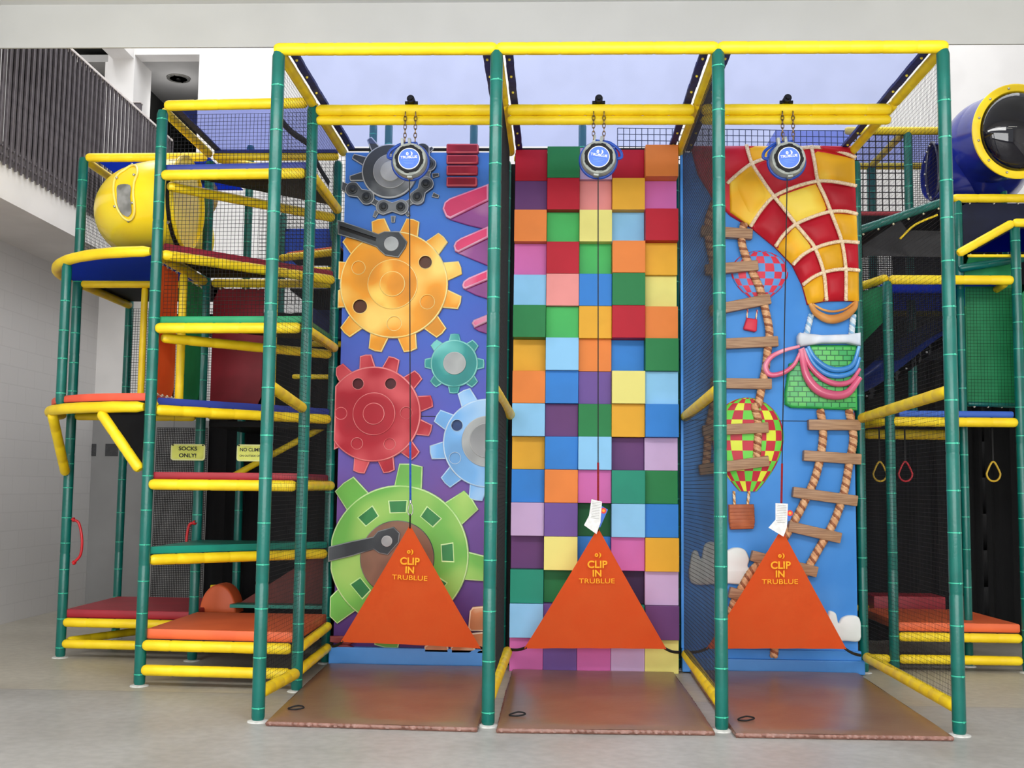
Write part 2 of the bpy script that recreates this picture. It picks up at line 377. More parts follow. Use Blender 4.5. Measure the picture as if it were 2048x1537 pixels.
for k, (x, y) in enumerate(((-1.5, -5.5), (1.5, -5.5), (4.5, -5.5), (7.5, -5.5), (-1.5, -2.6), (4.5, -2.6), (7.5, -2.6))):
    e = thing('ceiling_lamp', 'long ceiling strip lamp in front of the play structure, above the picture', 'lamp', (x, y, 5.42), 'ceiling strip lamps')
    bm = BM(); box(bm, (x-.75, y-.06, 5.47), (x+.75, y+.06, 5.56), .005); finish('lamp_body', bm, WHITE, e)
    bm = BM(); tube(bm, [(x-.72, y, 5.44), (x+.72, y, 5.44)], .03, 10); finish('lamp_tube', bm, TUBE, e, 40)
# ------------------------------------------------------------------ balcony railing
def railing():
    X = -3.13; yend = 6.75; y0 = 0.4; zt = 5.98
    e = thing('balcony_railing', 'dark grey metal railing of upright flat bars along the white balcony edge', 'railing', (X, y0, 4.4))
    pl = mat('railing_paint', (104, 98, 102), .45, (92, 86, 90), 12, metal=.2); hl = mat('rail_cap', (214, 206, 200), .35, (200, 192, 188), 12)
    bm = BM(); box(bm, (X-.03, y0, zt), (X+.03, yend, zt+.03), .006); finish('top_rail', bm, hl, e)
    y = y0+.05; first = None
    while y < yend:
        if first is None:
            bm = BM()
            box(bm, (X-.012, y-.032, 4.44), (X+.004, y+.032, zt), .002)          # broad bar
            box(bm, (X+.012, y+.03, 4.40), (X+.034, y+.04, zt), .002)             # edge strip in front of it
            for zz in (4.50, 4.58):
                tube(bm, [(X+.0, y+.0, zz), (X+.022, y+.0, zz)], [.012, .010], 8)
            first = finish('baluster', bm, pl, e, 40)
            fy = y
        else:
            o = first.copy(); C.objects.link(o); o.parent = e; o.location.y += y-fy
        y += 0.112
    bm = BM(); box(bm, (X-.10, y0, 4.62), (X-.09, yend, 4.68)); finish('toe_plate', bm, pl, e)
    a = P(276, 208, 'X', X-.25)
    e2 = thing('newel_post', 'short square grey post standing behind the railing by the white column', 'post', (a.x, a.y, 4.62))
    bm = BM(); box(bm, (a.x-.04, a.y-.04, 4.62), (a.x+.04, a.y+.04, a.z), .004); finish('shaft', bm, pl, e2)
    bm = BM(); box(bm, (a.x-.05, a.y-.05, a.z), (a.x+.05, a.y+.05, a.z+.015), .003); finish('post_cap', bm, hl, e2)
railing()
# ------------------------------------------------------------------ the climbing tower frame
H = 4.52; YM = 1.09; YW = 2.33
ordn = ['far left', 'second from left', 'third from left', 'far right']
for i in range(4):
    post(1.5*i, 0, 0, H-.02, 'green padded post, '+ordn[i]+' of the four tall front posts of the tower', gap=.29)
for i in range(3):
    beam((1.5*i-(.03 if i == 0 else 0), 0, H), (1.5*i+1.5+(.03 if i == 2 else 0), 0, H), 'yellow padded beam across the top front of the tower over the '+['gear wall', 'coloured block wall', 'balloon wall'][i], r=.043)
for i in range(4):
    w = ['on the left end of the tower', 'between the gear and block bays', 'between the block and balloon bays', 'on the right end of the tower'][i]
    beam((1.5*i, .03, H-.01), (1.5*i, YM-.02, H-.01), 'yellow padded roof beam running back '+w+', front half', r=.037)
    beam((1.5*i, YM+.02, H-.01), (1.5*i, YW+.05, H-.01), 'yellow padded roof beam running back '+w+', rear half', r=.037)
for i in range(3):
    nm = ['gear wall', 'block wall', 'balloon wall'][i]
    beam((1.5*i+.03, YM, 4.462), (1.5*i+1.47, YM, 4.462), 'upper of two yellow padded beams carrying the belay unit in front of the '+nm, r=.044)
    beam((1.5*i+.03, YM+.01, 4.383), (1.5*i+1.47, YM+.01, 4.383), 'lower of two yellow padded beams carrying the belay unit in front of the '+nm, r=.036)
    beam((1.5*i+.03, YW+.09, H-.05), (1.5*i+1.47, YW+.09, H-.05), 'yellow padded beam along the back roof edge above the '+nm, r=.034)
# posts behind, at the walls
post(0, 1.1, 0, 4.5, 'green padded post left of the gear wall, just behind the far left front post', gap=.2)
for i, (x, lab) in enumerate(((-.06, 'left of the gear wall'), (1.465, 'between gear wall and block wall'), (2.965, 'between block wall and balloon wall'), (4.56, 'at the right edge of the balloon wall'))):
    post(x, YW+.12, 0, 4.45, 'green padded rear post in shade '+lab, gap=.27, r=.04)
# low and mid rails going back from the front posts
for i in range(4):
    w = ['left side of the gear bay', 'divider between gear and block bays', 'divider between block and balloon bays', 'right side of the balloon bay'][i]
    x = 1.5*i
    za = .14
    if i == 0:
        beam((0, .06, za+.04), (0, 1.04, za), 'yellow padded floor rail on the '+w+', front half', r=.042)
        beam((0, 1.15, za), (-.01, YW-.05, za+.02), 'yellow padded floor rail on the '+w+', rear half', r=.038)
        beam((0, 1.15, .31), (-.01, YW-.05, .34), 'yellow padded rail beside the orange mat on the '+w, r=.038)
        beam((0, .05, 2.20), (0, 1.03, 2.12), 'short yellow padded rail at mid height between the left front post and the post behind', r=.04)
    else:
        beam((x+.0, .06, za+.03), (x+.03, YW-.08, za+.02), 'yellow padded floor rail on the '+w, r=.042)
        z1 = P(1893, 800, 'X', 4.5).z
        beam((x, .05, 2.2), (x+.03, YW-.05, 2.16), 'yellow padded rail at mid height on the '+w, r=.042)
# canopies
for i in range(3):
    x0, x1 = 1.5*i+.05, 1.5*i+1.45
    e = thing('roof_canopy', 'sheer blue mesh roof over the '+['gear', 'block', 'balloon'][i]+' bay of the tower', 'canopy', (x0, 0, H+.04))
    bm = BM(); nu, nv = 20, 24; g = []
    for j in range(nv+1):
        row = []
        for k in range(nu+1):
            x, y = x0+(x1-x0)*k/nu, .03+(YW+.02)*j/nv
            dx, dy = x-(x0+x1)/2, y-YM
            z = H+.05+.055*math.exp(-(dx*dx*6+dy*dy*14)) - .02*math.sin(math.pi*k/nu)*math.sin(math.pi*j/nv)
            row.append(bm.verts.new((x, y, z)))
        g.append(row)
    for j in range(nv):
        for k in range(nu): bm.faces.new((g[j][k], g[j][k+1], g[j+1][k+1], g[j+1][k]))
    finish('mesh_cloth', bm, CAN, e, 60)
    for s in (0, 1):
        xe = x0 if s == 0 else x1-.055
        bm = BM()
        ys = [.04+(YW)*q/16 for q in range(17)]
        for q in range(16):
            w0 = .0015*math.sin(q*2.1); box(bm, (xe+w0, ys[q], H+.005), (xe+.055+w0, ys[q+1], H+.03))
        finish('hem', bm, NAVY, e)
        bm = BM()
        for q in range(7):
            y = .2+q*.33; bmesh.ops.create_icosphere(bm, subdivisions=1, radius=.011, matrix=Matrix.Translation((xe+.0275, y, H+.0)))
        finish('hem_tie', bm, YEL2, e, 40)
    bm = BM(); box(bm, (x0, YW+.0, H-.0), (x1, YW+.03, H+.02)); finish('rear_hem', bm, BLK, e)
# ------------------------------------------------------------------ relief helper for the wall art
def area2(p): return sum(p[i][0]*p[(i+1) % len(p)][1]-p[(i+1) % len(p)][0]*p[i][1] for i in range(len(p)))/2
def clipx(p, x0, x1):
    for (lim, s) in ((x0, 1), (x1, -1)):
        out = []
        for i in range(len(p)):
            a, b = p[i], p[(i+1) % len(p)]; ia, ib = (a[0]-lim)*s >= 0, (b[0]-lim)*s >= 0
            if ia: out.append(a)
            if ia != ib:
                t = (lim-a[0])/(b[0]-a[0]); out.append((lim, a[1]+(b[1]-a[1])*t))
        p = out
        if len(p) < 3: return []
    return p
def inset(p, d):
    n = len(p); out = []
    for i in range(n):
        a, b, c = Vector(p[i-1]), Vector(p[i]), Vector(p[(i+1) % n])
        e1, e2 = (b-a), (c-b)
        if e1.length < 1e-7 or e2.length < 1e-7: out.append((b.x, b.y)); continue
        e1.normalize(); e2.normalize(); n1 = Vector((-e1.y, e1.x)); n2 = Vector((-e2.y, e2.x)); m = n1+n2
        if m.length < 1e-5: m = n1
        m.normalize(); k = d/max(.35, m.dot(n1)); out.append((b.x+m.x*k, b.y+m.y*k))
    return out
def relief(bm, p, yb, yf, bev=.006, holes=(), mi=0, mrim=None, xlim=None):
    """raised shape with outline p in (x, z), from y=yb out to y=yf (towards the viewer), soft edge, real holes"""
    if xlim: p = clipx(p, *xlim)
    if len(p) < 3: return
    q = [p[0]]
    for t in p[1:]:
        if (Vector(t)-Vector(q[-1])).length > 1e-4: q.append(t)
    if (Vector(q[0])-Vector(q[-1])).length < 1e-4: q.pop()
    p = q
    if area2(p) < 0: p = p[::-1]
    hs = []
    for h, hd, hm in holes:
        if area2(h) < 0: h = h[::-1]
        if xlim and (min(t[0] for t in h) < xlim[0]+.01 or max(t[0] for t in h) > xlim[1]-.01): continue
        hs.append((h, hd, hm))
    def ring(pp, y): return [bm.verts.new((x, y, z)) for x, z in pp]
    mid = inset(p, bev*.35); fr = inset(p, bev)
    R = [ring(p, yb), ring(p, yf+bev), ring(mid, yf+bev*.3), ring(fr, yf)]
    n = len(p); mr = mi if mrim is None else mrim
    for q, (a, b) in enumerate(zip(R, R[1:])):
        for i in range(n):
            f = bm.faces.new((a[i], a[(i+1) % n], b[(i+1) % n], b[i])); f.material_index = mi if q == 0 else mr
    loops = [[Vector((x, z, 0)) for x, z in fr]]; verts = list(R[-1])
    for h, hd, hm in hs:
        hv = ring(h, yf); fl = ring(h, yf+hd); m = len(h)
        for i in range(m):
            f = bm.faces.new((hv[i], hv[(i+1) % m], fl[(i+1) % m], fl[i])); f.material_index = hm
        f = bm.faces.new(fl); f.material_index = hm
        loops.append([Vector((x, z, 0)) for x, z in h[::-1]]); verts += hv[::-1]
    for t in tessellate_polygon(loops):
        try:
            f = bm.faces.new([verts[k] for k in t]); f.material_index = mi
        except ValueError: pass
def circ(c, r, n=40, a0=0): return [(c[0]+r*math.cos(a0+2*math.pi*k/n), c[1]+r*math.sin(a0+2*math.pi*k/n)) for k in range(n)]
def W2(a, b, y=YW): v = P(a, b, 'Y', y); return (v.x, v.z)
PX = (YW-CAM.y)/FPX        # metres per photo pixel on the wall plane
def art(name, col, col2, ns=5, rough=.38, contrast=(.34, .70)):
    if name in MC: return MC[name]
    ns *= .62
    m = mat(name, col, rough, col2, ns, 1.5, contrast=contrast, spec=.22)
    cr = [n for n in m.node_tree.nodes if n.type == 'VALTORGB'][0].color_ramp
    dk = tuple(v*.9 for v in col); cr.elements[0].color = lin(dk); q = cr.elements.new((contrast[0]+contrast[1])/2-.02); q.color = lin(col)
    return m
BOARD_Y = YW
# ------------------------------------------------------------------ wall 1: gears
def tooth(c, ang, r0_, r1_, w0, w1):
    d = Vector((math.cos(ang), math.sin(ang))); t = Vector((-d.y, d.x)); c = Vector(c)
    return [tuple(c+d*r0_-t*w0), tuple(c+d*r1_*.985-t*w1), tuple(c+d*r1_+t*0), tuple(c+d*r1_*.985+t*w1), tuple(c+d*r0_+t*w0)]
def gear(parent, px, R, Rt, angs, tw, hubs, holes, mats, xl, label, yb=YW, th=.05):
    """mats: face, rim, dark, hub list"""
    c = W2(*px); r = R*PX; face, rim, dark = mats[:3]
    bm = BM()
    hl = []
    for (hx, hy, hr, deep) in holes:
        hl.append((circ(W2(hx, hy), hr*PX, 20), .03 if deep else .010, 2 if deep else 0))
    relief(bm, circ(c, r, 72), yb, yb-th, .013, hl, 0, 1, xl)
    g = finish('gear', bm, [face, rim, dark], parent, 20); g['label'] = label
    for a in angs:
        t = tooth(c, math.radians(a), r*.9, Rt*PX, tw[0]*PX, tw[1]*PX)
        cl = clipx(t, *xl)
        if len(cl) < 3: continue
        bm = BM(); relief(bm, t, yb, yb-th*.62, .010, (), 0, 1, xl); finish('tooth', bm, [face, rim], g, 20)
    yy = yb-th
    for k, (hr, hm, hc) in enumerate(hubs):
        cc = W2(*hc) if hc else c
        bm = BM(); relief(bm, circ(cc, hr*PX, 48), yy+.001, yy-.014, .006, (), 0, 1, xl)
        finish('hub' if k == 0 else 'hub_cap', bm, [hm, mats[3] if len(mats) > 3 else rim], g, 20); yy -= .014
    if holes:
        bm = BM()
        for (hx, hy, hr, deep) in holes:
            cc = W2(hx, hy)
            if cc[0]-hr*PX < xl[0] or cc[0]+hr*PX > xl[1]: continue
            tube(bm, [(x, yb-th-.0015, z) for x, z in circ(cc, hr*PX*1.06, 24)], .003, 6, closed=True)
        finish('hole_rim', bm, rim, g, 60)
    return g
def gear_wall():
    x0, x1 = .03, 1.43
    e = thing('gear_climbing_wall', 'tall blue to purple climbing wall with raised cartoon gears, leftmost of the three walls', 'climbing wall', (.75, YW, 0))
    # board: blue at the top fading to violet at the foot (the wall's own paint)
    m = bpy.data.materials.new('board_paint'); m.use_nodes = True; nt = m.node_tree; b = nt.nodes['Principled BSDF']; N, L = nt.nodes.new, nt.links.new
    tc = N('ShaderNodeTexCoord'); sp = N('ShaderNodeSeparateXYZ'); L(tc.outputs['Object'], sp.inputs[0]); mr = N('ShaderNodeMapRange'); mr.inputs['From Min'].default_value = .2; mr.inputs['From Max'].default_value = 4.5; L(sp.outputs['Z'], mr.inputs[0])
    ns = N('ShaderNodeTexNoise'); ns.inputs['Scale'].default_value = 3; L(tc.outputs['Object'], ns.inputs['Vector']); ad = N('ShaderNodeMath'); ad.operation = 'MULTIPLY_ADD'; ad.inputs[1].default_value = .14; L(ns.outputs['Fac'], ad.inputs[0]); L(mr.outputs[0], ad.inputs[2])
    cr = N('ShaderNodeValToRGB'); E = cr.color_ramp.elements; E[0].position = .08; E[0].color = lin((78, 48, 112)); E[1].position = 1; E[1].color = lin((72, 128, 208))
    for ps, cc in ((.35, (112, 78, 150)), (.55, (84, 92, 182)), (.8, (58, 102, 196))): q = E.new(ps); q.color = lin(cc)
    L(ad.outputs[0], cr.inputs[0]); L(cr.outputs[0], b.inputs['Base Color']); b.inputs['Roughness'].default_value = .45; b.inputs['Specular IOR Level'].default_value = .2
    bm = BM(); box(bm, (x0, YW, .16), (x1, YW+.04, 4.5)); finish('backboard', bm, m, e)
    bm = BM(); box(bm, (x0-.03, YW-.05, .02), (x1+.01, YW+.03, .165), .01); o = finish('kick_pad', bm, mat('kick_blue', (76, 150, 226), .45, (70, 144, 220), 4), e)
    o['label'] = 'plain light blue pad along the foot of the wall'
    xl = (x0-.035, x1)
    zs = P(820, 833, 'Y', YW).z; bm = BM(); box(bm, (x0, YW-.002, zs-.003), (x1, YW+.002, zs+.003)); finish('panel_seam', bm, BLK2, e)
    # sprocket and roller chain
    gm = art('sprocket_grey', (70, 74, 78), (150, 154, 156), 6); gl = art('sprocket_light', (196, 198, 198), (170, 172, 174), 6); gd = art('sprocket_dark', (52, 56, 60), (70, 74, 78), 5)
    hubm = art('hub_grey', (150, 152, 154), (112, 116, 118), 4)
    g = gear(e, (780, 345), 57, 84, [122, 157, 190], (11, 6), [(36, hubm, (783, 346)), (21, gl, (783, 347))], [], [gm, gl, gd, gl], xl, 'dark grey sprocket wheel with a grey chain hung below it')
    cp = [(708, 382), (735, 397), (769, 417), (803, 417), (836, 397), (853, 371), (858, 331), (846, 305)]
    for k in range(len(cp)-1):
        a, b_ = Vector(W2(*cp[k])), Vector(W2(*cp[k+1])); d = (b_-a); L_ = d.length; d.normalize(); t = Vector((-d.y, d.x)); pts = []
        R1 = 16*PX if k % 2 == 0 else 10*PX
        n = 12
        for q in range(n+1):
            an = math.pi/2+math.pi*q/n; pts.append(tuple(a+d*(math.cos(an)*R1)+t*(math.sin(an)*R1)))
        pts.append(tuple(a+d*(L_/2)-t*R1*.6))
        for q in range(n+1):
            an = -math.pi/2+math.pi*q/n; pts.append(tuple(b_+d*(math.cos(an)*R1)+t*(math.sin(an)*R1)))
        pts.append(tuple(a+d*(L_/2)+t*R1*.6))
        bm = BM(); relief(bm, pts, YW, YW-(.055 if k % 2 == 0 else .042), .006, (), 0, 1, xl); finish('chain_link', bm, [gm, gl], e, 20)
    for c in cp:
        bm = BM(); cc = W2(*c); relief(bm, circ(cc, 9.5*PX, 24), YW-.05, YW-.062, .004, (), 0, 0, xl)
        s = bmesh.ops.create_icosphere(bm, subdivisions=2, radius=6*PX, matrix=Matrix.Translation((cc[0], YW-.062, cc[1])) @ Matrix.Diagonal((1, .6, 1, 1)))
        finish('chain_roller', bm, [gd], e, 60)
    for (px, py, an) in ((752, 430, -115), (787, 440, -90), (815, 428, -60), (872, 393, -20), (872, 352, 10), (861, 301, 40)):
        bm = BM(); cc = W2(px, py); relief(bm, tooth(cc, math.radians(an), -.03, .03, .022, .015), YW, YW-.03, .005, (), 0, 1, xl); finish('chain_tooth', bm, [gm, gl], e, 20)
    bm = BM(); relief(bm, [W2(686, 365), W2(704, 373), W2(697, 390), W2(684, 382)], YW, YW-.04, .005, (), 0, 1, xl); finish('chain_end', bm, [gm, gl], e, 20)
    # four red bars
    rm = art('bar_red', (150, 24, 44), (176, 40, 58), 8); rl = art('bar_rim', (214, 96, 104), (190, 60, 76), 8)
    for k, (ya, yb_) in enumerate(((291, 310), (313, 331), (334, 353), (357, 376))):
        a, b_ = W2(894, ya), W2(958-k*1, yb_)
        bm = BM(); relief(bm, [(a[0], a[1]-.008), (a[0]+.01, a[1]), (b_[0]-.012, a[1]), (b_[0], a[1]-.015), (b_[0], b_[1]+.012), (b_[0]-.012, b_[1]), (a[0]+.008, b_[1]), (a[0], b_[1]+.008)], YW, YW-.06, .014, (), 0, 1, (x0, x1)); o = finish('bar', bm, [rm, rl], e, 20)
        o['label'] = 'glossy dark red bar in the stack at the top of the wall'
    # pink coil spring, four turns showing
    pm = art('spring_pink', (222, 60, 110), (206, 160, 190), 3); pu = art('spring_violet', (142, 70, 140), (200, 150, 180), 4); pr = art('spring_rim', (236, 178, 204), (222, 120, 160), 5)
    for band, un in (([(886, 421), (890, 408), (900, 400), (978, 371), (978, 404), (902, 441), (893, 437)], [(900, 441), (978, 404), (978, 462), (936, 452)]),
                     ([(908, 495), (912, 486), (922, 479), (978, 455), (978, 478), (918, 508), (911, 505)], [(916, 508), (978, 478), (978, 534), (944, 520)]),
                     ([(925, 573), (928, 565), (938, 558), (978, 541), (978, 562), (932, 581), (927, 579)], [(930, 581), (978, 562), (978, 600), (952, 592)]),
                     ([(944, 649), (948, 642), (978, 630), (978, 645), (950, 658)], [(948, 658), (978, 645), (978, 670), (958, 664)])):
        bm = BM(); relief(bm, [W2(*t) for t in un], YW, YW-.035, .008, (), 0, 1, xl); o = finish('spring_coil_inside', bm, [pu, pu], e, 20); o['label'] = 'violet inner side of a coil turn'
        bm = BM(); relief(bm, [W2(*t) for t in band], YW, YW-.07, .016, (), 0, 1, xl); o = finish('spring_coil', bm, [pm, pr], e, 20); o['label'] = 'pink turn of the coil spring'
    dk = art('hole_brown', (88, 44, 20), (70, 34, 16), 8)
    go = art('gold_paint', (232, 152, 28), (250, 212, 110), 4); gor = art('gold_rim', (255, 236, 160), (250, 214, 110), 6); go2 = art('gold_hub', (228, 146, 24), (250, 212, 100), 6)
    gear(e, (789, 571), 110, 141, [15+30*k for k in range(12)], (21, 14), [(51, go2, (787, 571)), (26, go2, (787, 571))],
         [(719, 538, 13, 0), (852, 527, 13, 1), (722, 615, 14, 1), (856, 606, 14, 0), (790, 649, 14, 0)], [go, gor, dk, gor], xl, 'large golden gear')
    re = art('red_paint', (168, 18, 38), (218, 92, 98), 4); rer = art('red_rim', (240, 150, 150), (214, 90, 96), 6); dr = art('hole_red', (84, 12, 24), (60, 8, 18), 8)
    gear(e, (748, 829), 96, 122, [13, 42, 71, 99, 128, 157, 186, 215, -15.5, -44, -73.6, -103], (18, 12), [(43, re, (750, 829)), (22, re, (750, 829))],
         [(718, 769, 11, 1), (783, 769, 11, 1), (684, 828, 11.5, 0), (814, 827, 11.5, 0), (716, 888, 11, 0), (781, 889, 11, 0)], [re, rer, dr, rer], xl, 'red gear')
    te = art('teal_paint', (40, 142, 140), (110, 196, 190), 5); ter = art('teal_rim', (150, 222, 214), (60, 160, 156), 8); gy = art('cap_grey', (168, 172, 172), (140, 144, 146), 5)
    gear(e, (909, 728), 48, 61, [45*k for k in range(8)], (13, 9), [(23, gy, (910, 728))], [], [te, ter, te, gl], xl, 'small teal gear with a grey centre', th=.04)
    lb = art('sky_paint', (112, 172, 228), (176, 212, 244), 4); lbr = art('sky_rim', (206, 230, 250), (150, 196, 236), 6); dbl = art('hole_blue', (30, 66, 120), (24, 54, 104), 8)
    gear(e, (975, 887), 89, 117, [115, 152, 190, 224, 259, 295], (19, 14), [(51, gy, (975, 884)), (35, hubm, (975, 882))],
         [(915, 852, 11, 1), (911, 917, 11, 0)], [lb, lbr, dbl, gl], xl, 'light blue gear with a grey hub, half hidden by the post')
    gr = art('lime_paint', (108, 178, 76), (172, 210, 108), 2.6); grr = art('lime_rim', (206, 236, 170), (150, 206, 110), 6); gsl = art('slot_green', (52, 132, 72), (30, 96, 50), 6)
    c = (799, 1111)
    g = gear(e, c, 139, 183, [-8, 38, 83.6, 129, 221, 263, -52], (29, 24), [], [], [gr, grr, gsl], xl, 'large lime green gear behind the orange triangle')
    br = art('brown_disc', (134, 98, 78), (112, 82, 66), 4)
    bm = BM(); relief(bm, circ(W2(796, 1116), 74*PX, 48), YW-.049, YW-.062, .006, (), 0, 1, xl); finish('hub', bm, [br, gm], g, 20)
    for an, rr in ((92, 96), (129, 98), (51, 98), (4, 97), (-38, 97), (-139, 98)):
        d = Vector((math.cos(math.radians(an)), math.sin(math.radians(an)))); t = Vector((-d.y, d.x)); cc = Vector(W2(*c))+d*rr*PX
        hw, hh = 15*PX, 11*PX
        q = [tuple(cc-t*hw-d*hh), tuple(cc-t*hw*1.15+d*hh), tuple(cc+t*hw*1.15+d*hh), tuple(cc+t*hw-d*hh)]
        bm = BM(); relief(bm, [tuple(Vector(v)+(Vector(v)-cc)*.16) for v in q], YW-.048, YW-.0505, .002, (), 0, 0, xl); relief(bm, q, YW-.049, YW-.0515, .001, (), 1, 1, xl)
        finish('slot', bm, [grr, gsl], g, 20)
    # two black connecting rods
    rod = art('rod_black', (50, 54, 58), (84, 90, 94), 4); rod2 = art('rod_rim', (150, 156, 158), (90, 96, 100), 8); slot = art('rod_slot', (14, 14, 16), (24, 24, 26), 8)
    def cr5(a, b_): return W2(650+.3512*a, 280+.3512*b_)
    def cr6(a, b_): return W2(640+.4162*a, 700+.4162*b_)
    bm = BM(); relief(bm, [cr5(*t) for t in ((80, 466), (200, 505), (310, 545), (345, 530), (430, 533), (474, 590), (465, 622), (425, 680), (350, 668), (315, 638), (300, 620), (190, 580), (80, 548))], YW-.045, YW-.075, .008,
                      [([cr5(*t) for t in ((95, 500), (300, 568), (296, 588), (95, 520))], .02, 2)], 0, 1, (x0-.05, x1)); r = finish('connecting_rod', bm, [rod, rod2, slot], e, 20); r['label'] = 'black connecting rod bolted over the golden gear'
    bm = BM(); relief(bm, circ(cr5(385, 603), 15*PX, 28), YW-.074, YW-.086, .005, (), 0, 1); finish('bolt_head', bm, [gy, gl], r, 20)
    bm = BM(); relief(bm, [cr6(*t) for t in ((45, 946), (160, 918), (262, 897), (285, 870), (360, 850), (390, 880), (385, 925), (332, 985), (290, 976), (265, 958), (160, 990), (45, 1018))], YW-.045, YW-.08, .008,
                      [([cr6(*t) for t in ((48, 966), (245, 925), (248, 940), (48, 992))], .02, 2)], 0, 1, (x0-.05, x1)); r = finish('connecting_rod', bm, [rod, rod2, slot], e, 20); r['label'] = 'black connecting rod bolted over the lime green gear'
    bm = BM(); relief(bm, circ(cr6(328, 918), 11*PX, 28), YW-.079, YW-.09, .005, (), 0, 1); finish('bolt_head', bm, [gy, gl], r, 20)
    # tan stones and a red cog at the foot
    st = art('stone_tan', (196, 128, 84), (232, 214, 182), 6); sr = art('stone_rim', (240, 226, 200), (226, 190, 150), 8)
    for q in ([(940, 1222), (946, 1214), (972, 1212), (972, 1262), (942, 1262), (937, 1255)], [(932, 1276), (942, 1266), (972, 1263), (972, 1296), (934, 1296)], [(850, 1292), (862, 1285), (896, 1287), (900, 1306), (848, 1305)], [(902, 1294), (914, 1285), (948, 1288), (952, 1300), (940, 1307), (902, 1307)], [(955, 1300), (972, 1294), (972, 1308), (950, 1308)]):
        bm = BM(); relief(bm, [W2(*t) for t in q], YW, YW-.05, .012, (), 0, 1, xl); finish('stone', bm, [st, sr], e, 20)
    dm = art('cog_maroon', (110, 26, 34), (196, 120, 116), 5)
    for q in ([(661, 1272), (690, 1272), (712, 1284), (700, 1290), (661, 1284)], [(664, 1292), (692, 1288), (740, 1304), (664, 1304)]):
        bm = BM(); relief(bm, [W2(*t) for t in q], YW, YW-.04, .01, (), 0, 1, xl); finish('maroon_scroll', bm, [dm, dm], e, 20)
gear_wall()
# ------------------------------------------------------------------ wall 2: coloured blocks
BC = {'R': (184, 22, 44), 'G': (38, 128, 72), 'g': (72, 184, 96), 'P': (208, 108, 176), 'V': (104, 62, 116), 'U': (112, 84, 156), 'O': (234, 134, 62), 'Y': (232, 172, 48),
      'y': (236, 228, 132), 'B': (52, 130, 212), 'b': (142, 202, 242), 'S': (236, 150, 146), 'L': (200, 172, 212), 'T': (36, 144, 118), 'D': (22, 92, 50), 'K': (62, 40, 78)}
BN = {'R': 'red', 'G': 'green', 'g': 'light green', 'P': 'pink', 'V': 'purple', 'U': 'violet', 'O': 'orange', 'Y': 'golden yellow', 'y': 'pale yellow', 'B': 'blue', 'b': 'sky blue', 'S': 'salmon pink', 'L': 'lilac', 'T': 'teal', 'D': 'dark green', 'K': 'dark purple'}
rows = ['RGLRO', 'VRSYP', 'OgybR', 'PRgOY', 'bSBGy', 'GgYRO', 'YbOBG', 'OBUyb', 'bVGYB', 'YBbVL', 'BOPTG', 'LUDbB', 'VyBPY', 'TGBKL', 'bUPTV', 'PUPLy']
deps = ['02103', '02020', '20203', '02031', '12230', '31232', '03103', '22132', '21223', '02301', '13231', '23032', '03023', '20302', '32123', '22222']
def block_wall():
    e = thing('block_climbing_wall', 'tall climbing wall of coloured square blocks sticking out at different depths, middle of the three walls', 'climbing wall', (2.25, YW, 0))
    bm = BM(); box(bm, (1.54, YW+.03, .02), (2.965, YW+.06, 4.5)); finish('backboard', bm, BLK, e)
    x0, x1, zt, zb = 1.545, 2.965, 4.52, 0.0
    cw = (x1-x0)/5; ch = (zt-zb)/16
    for r in range(16):
        for c in range(5):
            k = rows[r][c]; d = .0+.05*int(deps[r][c])
            xa, za = x0+c*cw, zt-(r+1)*ch
            bm = BM(); box(bm, (xa+.001, YW-.02-d, za+.001), (xa+cw-.001, YW+.03, za+ch-.001), .004)
            o = finish('block', bm, mat('block_'+BN[k].replace(' ', '_'), tuple(int(v*.95) for v in BC[k]), .5, tuple(int(v*.98) for v in BC[k]), 3, spec=.2), e); o['label'] = BN[k]+' block'
block_wall()
# ------------------------------------------------------------------ wall 3: balloons and ladders
def b3(a, b): return (1340+.3643*a, 280+.3643*b)
def b4(a, b): return (1340+.3512*a, 820+.3512*b)
def rope_tube(name, pts, r, m1, m2, parent, y, label=None, pitch=.07):
    """rope: fat strand pair twisted round the path"""
    q = smoothpts([(W2(*t)[0], y, W2(*t)[1]) for t in pts], 8); L_ = [0]
    for a, b in zip(q, q[1:]): L_.append(L_[-1]+(b-a).length)
    n = max(8, int(L_[-1]/.008)); bm = BM()
    def at(s):
        for i in range(len(q)-1):
            if L_[i+1] >= s or i == len(q)-2:
                t = (s-L_[i])/max(1e-6, L_[i+1]-L_[i]); return q[i].lerp(q[i+1], t), (q[i+1]-q[i]).normalized()
    for st in range(3):
        pp = []
        for k in range(n+1):
            p, d = at(L_[-1]*k/n); s = Vector((0, -1, 0)); u = d.cross(s); an = 2*math.pi*(L_[-1]*k/n/pitch+st/3)
            pp.append(p+u*math.cos(an)*r*.5+s*math.sin(an)*r*.5)
        tube(bm, pp, r*.6, 7, mi=0 if st else 1)
    o = finish(name, bm, [m1, m2], parent, 60)
    if label: o['label'] = label
    return o
def puff_cell(bm, quad, y, h, mi, n=7):
    """pillow patch between four corner curves given as (a,b,c,d) px corners with bulging edges"""
    a, b, c, d = [Vector(W2(*t)) for t in quad]; g = []
    for j in range(n+1):
        row = []
        for i in range(n+1):
            u, v = i/n, j/n; p = a.lerp(b, u).lerp(d.lerp(c, u), v)
            hh = (1-(2*u-1)**4)*(1-(2*v-1)**4)
            row.append(bm.verts.new((p.x, y-h*hh, p.y)))
        g.append(row)
    for j in range(n):
        for i in range(n):
            f = bm.faces.new((g[j][i], g[j][i+1], g[j+1][i+1], g[j+1][i])); f.material_index = mi
